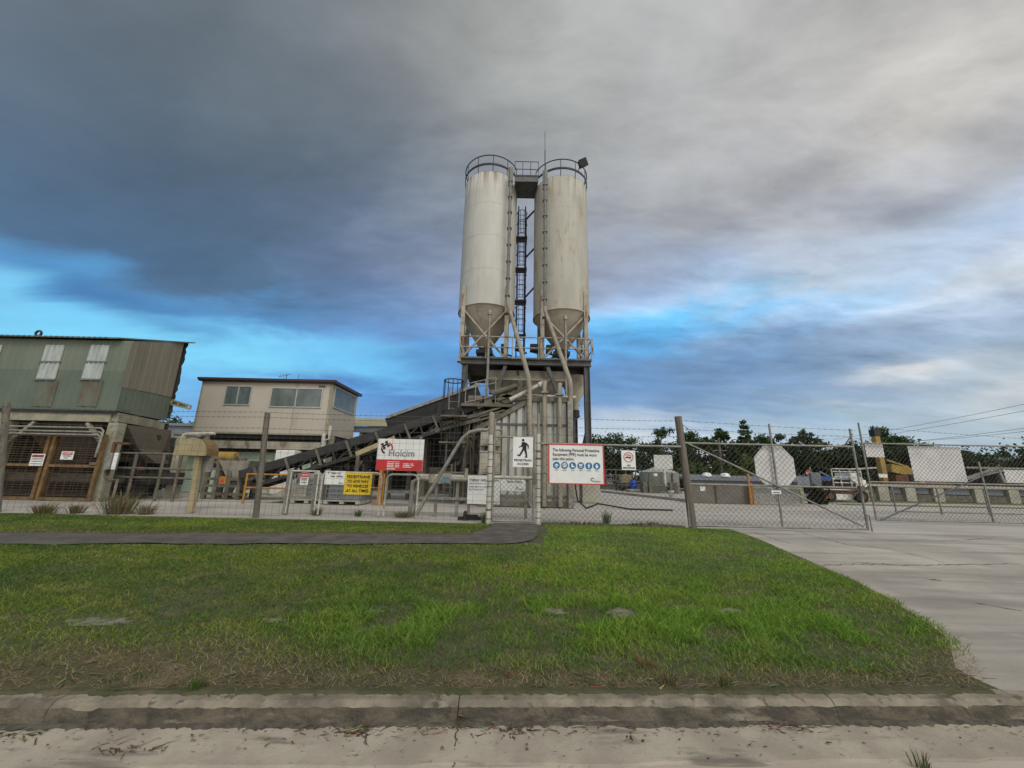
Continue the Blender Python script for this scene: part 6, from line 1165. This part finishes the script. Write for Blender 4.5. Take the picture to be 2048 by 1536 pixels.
# yellow crane: mast, boom and body
YX = 27; c = at(1768, 960, YX); zt, zb_ = at(1752, 872, YX).z, at(1765, 958, YX).z
t = thing('crane', 'yellow crane with upright column and folded boom in the far yard', 'crane', (c.x, YX, 0)); 
MB().box((c.x - .17, YX - .17, .3), (c.x + .17, YX + .17, zt)).build('mast', M['crane'], t, bevel=.02); MB().box((c.x - .22, YX - .22, zt + .005), (c.x + .22, YX + .22, zt + .45)).build('mast_cap', M['darksteel'], t)
bx0, bx1 = at(1775, 930, YX), at(1832, 942, YX); b = MB().bar(bx0 + Vector((0, 0, -.2)), bx1 + Vector((0, 0, -.2)), .5, .55).bar(bx0 + Vector((0, 0, .35)), bx1 + Vector((-.5, 0, .25)), .12, .1).bar(bx1 + Vector((-.4, 0, .1)), (bx1.x + .5, YX, bx1.z - 1.4), .3, .3); b.build('boom', M['crane'], t)
p0_, p1_ = at(1745, 965, YX), at(1880, 968, YX); b = MB().box((p0_.x, YX - .8, p0_.z - .25), (p1_.x, YX + 1, p0_.z + .02)).box((at(1775, 955, YX).x, YX - .6, p0_.z + .02), (at(1800, 955, YX).x, YX + .6, p0_.z + .55)); b.build('body', M['rust'], t); MB().box((at(1803, 955, YX).x, YX - .6, p0_.z + .02), (at(1822, 955, YX).x, YX + .6, p0_.z + .6)).build('cab', M['dark'], t, bevel=.05)
x0, x1, z0, z1 = rect(1758, 948, 1775, 955, YX - .9); MB().box((x0, YX - .9, z0), (x1, YX - .85, z1)).build('white_plate', M['white'], t); 
for k in range(3): x = at(1760 + 45 * k, 985, YX).x; MB().tube([(x, YX - .75, .5), (x, YX - .4, .5)], .5, 20).build('wheel', M['rubber'], t)
x0 = at(1730, 940, 30).x; MB().tube([at(1700, 939, 28), at(1752, 936, 28)], .07, 7).build('white_pole', M['whitepipe'], label='level white pole left of the yellow column', cat='pole')
# long pale barrier wall with dark recesses
YZ = 24.5; p, q = at(1722, 985, YZ), at(2200, 985, YZ); zt = at(1850, 970, YZ).z; zb_ = at(1850, 1001, YZ).z
t = thing('barrier_wall', 'long pale concrete barrier with dark recessed bays', 'wall', ((p.x + q.x) / 2, YZ, 0)); MB().box((p.x, YZ + .35, 0), (q.x, YZ + .6, zt - .05)).build('backing', M['block'], t); MB().box((p.x, YZ - .03, zt - .14), (q.x, YZ + .65, zt)).build('coping', M['palecrete'], t)
pil = [1727, 1768, 1822, 1878, 1960, 2028, 2090, 2150]
for px in pil: x = at(px, 985, YZ).x; MB().box((x - .32, YZ, 0), (x + .32, YZ + .345, zt - .145)).build('pillar', M['palecrete'], t, bevel=.01)
for a, c in zip(pil[:-1], pil[1:]):
    x0, x1 = at(a, 985, YZ).x + .45, at(c, 985, YZ).x - .45; MB().box((x0, YZ + .18, .45), (x1, YZ + .345, zt - .2)).box((x0 + .15, YZ + .14, .7), (x1 - .3, YZ + .178, .95)).build('recess_plate', M['slate'], t); MB().box((x0, YZ + .1, .02), (x1, YZ + .345, .4)).build('lower_plate', M['dust'], t)
b = MB(); 
for k in range(1): b.add([(at(1610, 1003, 22).x, 19.4, -.004), (70, 20.4, -.004), (70, 21.6, -.004), (at(1610, 1003, 22).x, 20.4, -.004)], [[0, 1, 2, 3]]).add([(at(1640, 1003, 24).x, 22.6, -.004), (80, 22.9, -.004), (80, 24.5, -.004), (at(1640, 1003, 24).x, 24.4, -.004)], [[0, 1, 2, 3]])
b.build('grass_strips', M['fargrass'], kind='structure')
p, q = at(1738, 925, 46), at(2300, 930, 46); z0, z1 = at(1900, 934, 46).z, at(1900, 918, 46).z
t = thing('cream_shed', 'long cream-walled shed with dark roof far behind the barrier', 'shed', ((p.x + q.x) / 2, 46, 0)); MB().corr((p.x, 46), (q.x, 46), z1 - .1, 0, .6, .04).box((p.x, 46.1, 0), (q.x, 52, z1 - .15)).build('wall', M['creamshed'], t); MB().prism([(p.x - .3, 45.6, z1 - .1), (p.x - .3, 45.6, z1), (p.x - .3, 49, z1 + .5), (p.x - .3, 52.4, z1), (p.x - .3, 52.4, z1 - .1)], (q.x - p.x, 0, 0)).build('roof', M['slate'], t)
p, q = at(1925, 945, 33), at(2250, 950, 33); z1 = at(1960, 934, 33).z
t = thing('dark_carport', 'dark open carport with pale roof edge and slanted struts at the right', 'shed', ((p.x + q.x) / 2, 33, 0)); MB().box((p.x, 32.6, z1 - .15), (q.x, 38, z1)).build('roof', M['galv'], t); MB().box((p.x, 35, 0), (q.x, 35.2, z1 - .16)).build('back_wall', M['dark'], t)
b = MB().bar(at(1930, 957, 32.5), at(1995, 935, 32.5), .16).bar(at(1928, 960, 32.5), at(2010, 940, 32.5), .12).bar(at(1996, 940, 32.5), at(2008, 966, 32.5), .2); b.build('strut', M['galv'], t)
for px in (1930, 1998, 2070): x = at(px, 960, 32.7).x; MB().box((x - .09, 32.65, 0), (x + .09, 32.8, z1 - .16)).build('post', M['steel'], t)
# ================================================================== TREES
def tree(px, top, wpx, Y, kind, label, base=0.0, name='tree', group='trees behind the yard', n=3600, trunk=True, cat='tree', cols=None):
    c = at(px, top, Y); h = c.z - base; rx = wpx * Y / F / 2; rs = np.random.default_rng(abs(int(px * 7 + top))); rd = random.Random(int(px * 3 + top)); n = int(n * (1.5 if kind == 'shrub' else 1.25))
    t = thing(name, label, cat, (c.x, Y, base), group)
    GA = np.array(cols[0] if cols else (.030, .058, .020)); GB_ = np.array(cols[1] if cols else (.075, .115, .035))
    CL = []
    if kind == 'round':
        for _ in range(46): u = rs.normal(size=3); u /= np.linalg.norm(u); rr = rs.uniform(.35, 1) ** .6; CL.append((c.x + u[0] * rx * rr * rd.uniform(.8, 1.1), Y + u[1] * rx * .8 * rr, base + h * .60 + u[2] * h * .36 * rr, rx * rd.uniform(.14, .30)))
    elif kind == 'airy':
        for _ in range(24): u = rs.normal(size=3); u /= np.linalg.norm(u); rr = rs.uniform(.5, 1); CL.append((c.x + u[0] * rx * rr, Y + u[1] * rx * .7 * rr, base + h * .66 + u[2] * h * .33 * rr, rx * rd.uniform(.10, .24)))
        for _ in range(14): CL.append((c.x + rs.uniform(-1, 1) * rx, Y + rs.uniform(-1, 1) * rx * .6, base + h * rs.uniform(.12, .5), rx * rd.uniform(.2, .3)))
    elif kind == 'pine':
        for lv in range(8):
            z = base + h * (.42 + .56 * lv / 7); rl = rx * (1.0 - lv / 8.2)
            for k in range(7): a = rs.uniform(0, 6.28); rr = rs.uniform(.3, 1); CL.append((c.x + math.cos(a) * rl * rr, Y + math.sin(a) * rl * rr, z + .1 * h * rr * rs.uniform(-.2, .35), rl * .20 + .12))
        for _ in range(8): CL.append((c.x + rs.uniform(-1, 1) * rx * 1.1, Y, base + h * rs.uniform(.1, .45), rx * .3))
    elif kind == 'shrub':
        for _ in range(44): CL.append((c.x + rs.uniform(-1, 1) * rx, Y + rs.uniform(-1, 1) * rx * .5, base + h * rs.uniform(.03, .9) * rd.uniform(.85, 1.06), rx * rd.uniform(.16, .28)))
    elif kind == 'feather':
        for k in range(26):
            a = rs.uniform(-.2, 3.34); L_ = rx * rs.uniform(.6, 1.15); x0 = c.x + rs.uniform(-.5, .5) * rx; z0 = base + h * rs.uniform(.45, .75)
            for s_ in range(6): f = s_ / 5; CL.append((x0 + math.cos(a) * L_ * f, Y + rs.uniform(-.5, .5), z0 + math.sin(a) * h * .3 * f, rx * .07 * (1.3 - f)))
        for _ in range(20): CL.append((c.x + rs.uniform(-1, 1) * rx, Y, base + h * rs.uniform(.05, .55), rx * .22))
    CL = np.array(CL); w = CL[:, 3] ** 2; k = rs.choice(len(CL), n, p=w / w.sum()); tone = rs.uniform(0, 1, len(CL)) ** 1.6
    d = rs.normal(size=(n, 3)) * .52; pos = CL[k, :3] + d * CL[k, 3:4] * np.array([1.1, 1, .8]); pos[:, 2] = np.maximum(pos[:, 2], base + .05)
    s = rs.uniform(.5, 1.15, (n, 1)) * max(.085, Y * .0042); a = rs.normal(size=(n, 3)); a /= np.linalg.norm(a, axis=1, keepdims=True); b = np.cross(a, rs.normal(size=(n, 3))); b /= np.linalg.norm(b, axis=1, keepdims=True)
    V = np.stack([pos - a * s, pos + b * s * .5, pos + a * s, pos - b * s * .5], 1)
    tn = np.clip(tone[k] * .8 + rs.uniform(-.15, .3, n), 0, 1)[:, None]; col = (GA * (1 - tn) + GB_ * tn) * rs.uniform(.75, 1.25, (n, 1))
    npmesh('crown', V.reshape(-1, 3), 4, M['leaf'], col, parent=t, org=(c.x, Y, base))
    if trunk:
        b = MB(); r0 = max(.09, h * .018); b.tube([(c.x, Y, base - .1), (c.x + rd.uniform(-.1, .1) * rx, Y, base + h * .35), (c.x + rd.uniform(-.1, .1) * rx, Y, base + h * .75)], [r0, r0 * .75, r0 * .3], 8)
        for q in rd.sample(range(len(CL)), min(9, len(CL))): v = Vector(CL[q, :3]); z0 = base + (v.z - base) * .55; b.tube([(c.x, Y, min(z0, base + h * .7)), Vector((c.x, Y, z0)).lerp(v, .5) + Vector((0, 0, .1)), v], [r0 * .45, r0 * .3, r0 * .12], 5)
        b.build('trunk', M['bark'], t)
TR = [(1228,862,105,48,'round','round-crowned dark tree rising right of the tower leg'),(1322,857,85,50,'airy','loose airy tree above the small blank sign back'),(1388,860,80,50,'round','dense tree crown behind the thick timber post'),
 (1437,844,56,52,'airy','tall spindly airy tree left of the tiered pine'),(1486,842,58,50,'pine','dark tiered pine rising above its neighbours'),(1522,866,66,54,'round','rounded green tree between the pine and the octagonal sign'),
 (1574,858,58,46,'airy','thin grey-green tree directly above the octagonal sign'),(1618,859,54,46,'airy','thin grey-green tree just right of the octagonal sign'),(1655,882,80,54,'round','broad yellow-green tree crown before the gate edge'),(1703,880,60,54,'round','dark round tree behind the gap between the gate leaves'),
 (1757,852,62,52,'round','dark compact tree behind the yellow column'),(1805,873,74,54,'round','dark tree just right of the yellow column'),(1850,886,70,58,'round','dark distant tree behind the large blank sign'),(1945,893,80,56,'feather','low feathery tree right of the large blank sign'),
 (1998,884,70,50,'feather','feathery dark tree near the right photo edge'),(2046,872,70,46,'feather','tallest feathery dark tree, cut by the right photo edge')]
for i, a in enumerate(TR): tree(*a, cols=((.045, .065, .035), (.10, .12, .075)) if 'grey-green' in a[5] else ((.05, .085, .02), (.11, .15, .035)) if 'yellow-green' in a[5] else None)
SH = [(1212,893),(1268,886),(1330,880),(1395,876),(1455,874),(1520,880),(1585,885),(1645,886),(1705,889),(1762,892),(1822,890),(1885,898),(1950,901),(2015,899),(2075,896)]
SHL = ['beside the tower leg','behind the no smoking sign','behind the small blank sign back','behind the thick timber post','under the spindly airy tree','left of the octagonal sign','behind the octagonal sign','right of the octagonal sign','behind the gate leaf edge','behind the yellow column','left of the large blank sign','behind the large blank sign','right of the large blank sign','above the dark carport','cut by the right photo edge']
for (px, tp), l in zip(SH, SHL): tree(px, tp, 98, 43 + (px % 3), 'shrub', 'dark bushy hedge shrub ' + l, name='shrub', group='dark shrubs below the trees', trunk=False, n=3200, cat='shrub', cols=((.016, .030, .012), (.040, .062, .022)))
for px, tp, w_, l in ((1462, 916, 70, 'light green bush above the block wall, left of the two'), (1518, 910, 60, 'light green bush above the block wall, nearer the octagonal sign'), (1385, 925, 50, 'mid green bush behind the thick timber post foot')): tree(px, tp, w_, 38, 'shrub', l, name='bush', group='light bushes beyond the slate-blue shed', trunk=False, n=2200, cat='bush', cols=((.045, .075, .02), (.12, .15, .035)))
tree(1630, 966, 34, 19.5, 'shrub', 'dark upright bush right of the slatted gate', name='bush', group=None, trunk=False, n=1500, cat='bush', cols=((.015, .02, .012), (.05, .05, .03)))
tree(356, 826, 90, 40, 'round', 'dark tree top between the green shed and the office', group=None, n=2500)
for px, tp, w_, l in ((-160, 830, 150, 'dark tree beyond the far end of the green shed'), (40, 838, 120, 'dark tree hidden behind the green shed'), (560, 862, 120, 'dark tree hidden behind the beige office')): tree(px, tp, w_, 46, 'round', l, group=None, n=2200)
# utility pole and overhead wires
p = at(1437, 876, 52); t = thing('utility_pole', 'grey utility pole with crossarm among the trees', 'pole', (p.x, 47, 0)); p = at(1437, 876, 41.5); MB().tube([(p.x, 41.5, 0), (p.x, 41.5, p.z)], [.14, .1], 8).build('pole', M['timber'], t); z = at(1437, 901, 41.5).z; MB().box((p.x - .75, 41.4, z - .05), (p.x + .75, 41.5, z + .05)).bar((p.x, 41.45, z - .7), (p.x - .6, 41.45, z - .05), .05).build('crossarm', M['timber'], t)
for k, (a, c) in enumerate((((1730, 866), (2200, 770)), ((1760, 868), (2200, 786)), ((1820, 880), (2200, 828)), ((1850, 878), (2200, 838)))):
    pa, pb_ = at(*a, 70), at(*c, 40); d = pb_ - pa; pa -= d * .25; pb_ += d * .3; MB().tube([pa.lerp(pb_, i / 12) - Vector((0, 0, .5 * 4 * (i / 12) * (1 - i / 12))) for i in range(13)], .024, 4).build('power_line', M['oldwire'], label=('topmost', 'second highest', 'third highest', 'lowest')[k] + ' overhead wire of four crossing the sky at far right', cat='wire', group='overhead wires at far right')
# ================================================================== WEEDS
zero = lambda x, y: 0.0
WG = 'weeds along the fence and kerb'
for px, py, h, w, n, cl, lb in ((88, 1027, 22, 62, 130, DRY, 'wide dry grass tuft under the photo-edge mesh gate'), (150, 1026, 20, 40, 90, DRY, 'small dry grass tuft between two mesh gate feet'), (238, 1027, 42, 84, 200, DRY, 'tallest dry grass clump by the cream shed post'), (290, 1028, 22, 50, 90, DRY, 'dry grass tuft right of the tallest clump'),
 (1213, 1046, 26, 24, 46, GRN, 'green grass tuft alone inside the chain mesh fence'), (968, 1046, 24, 22, 46, GRN + DRY, 'mixed grass tuft at the foot of the domed gate post'), (632, 1030, 18, 26, 50, GRN + DRY, 'small weed between the two tube barrier gates'), (716, 1032, 14, 22, 40, GRN, 'small green weed under the yellow sign'), (806, 1034, 12, 60, 120, DRY, 'low dry weeds at the foot of the curved brace'), (1300, 1050, 9, 50, 60, GRN + DRY, 'low weeds under the chain mesh by the timber post')):
    tuft('weed_tuft', px, py, h, w, n, cl, lb, zero, WG)
for px, py, h, w, n, cl, lb in ((1448, 1372, 28, 60, 46, GRN + DRY, 'pale grass tuft behind the kerb, below the dry patch'), (1334, 1368, 26, 52, 40, DRY + GRN, 'straw-coloured grass tuft behind the kerb, under the lawn centre-right'), (392, 1380, 24, 40, 34, GRN, 'small green weed behind the kerb at left'), (1290, 1330, 14, 60, 70, [(.24,.16,.07),(.2,.13,.06)], 'rusty brown dead grass patch behind the kerb')):
    tuft('weed_tuft', px, py, h, w, n, cl, lb, vz, WG)
tuft('weed_tuft', 1848, 1540, 30, 44, 24, GRN + DRY, 'small weed growing from the road at the bottom edge', lambda x, y: -.325, WG)
b = MB(); rr = random.Random(5)                                       # earth heaped along the foot of the mesh
x0, x1 = at(1085, 1050, YF).x, at(1372, 1050, YF).x; n = 90
vs = []
for i in range(n + 1):
    x = x0 + (x1 - x0) * i / n; hz = .03 + .05 * rr.random() * (.4 + math.sin(i * .07) ** 2)
    vs += [(x, YF - .05, -.02), (x, YF + .06, hz), (x, YF + .22, hz * .8), (x, YF + .36, -.02)]
b.add(vs, [[4*i+k, 4*(i+1)+k, 4*(i+1)+k+1, 4*i+k+1] for i in range(n) for k in range(3)]); b.build('soil_strip', M['soil'], kind='structure')
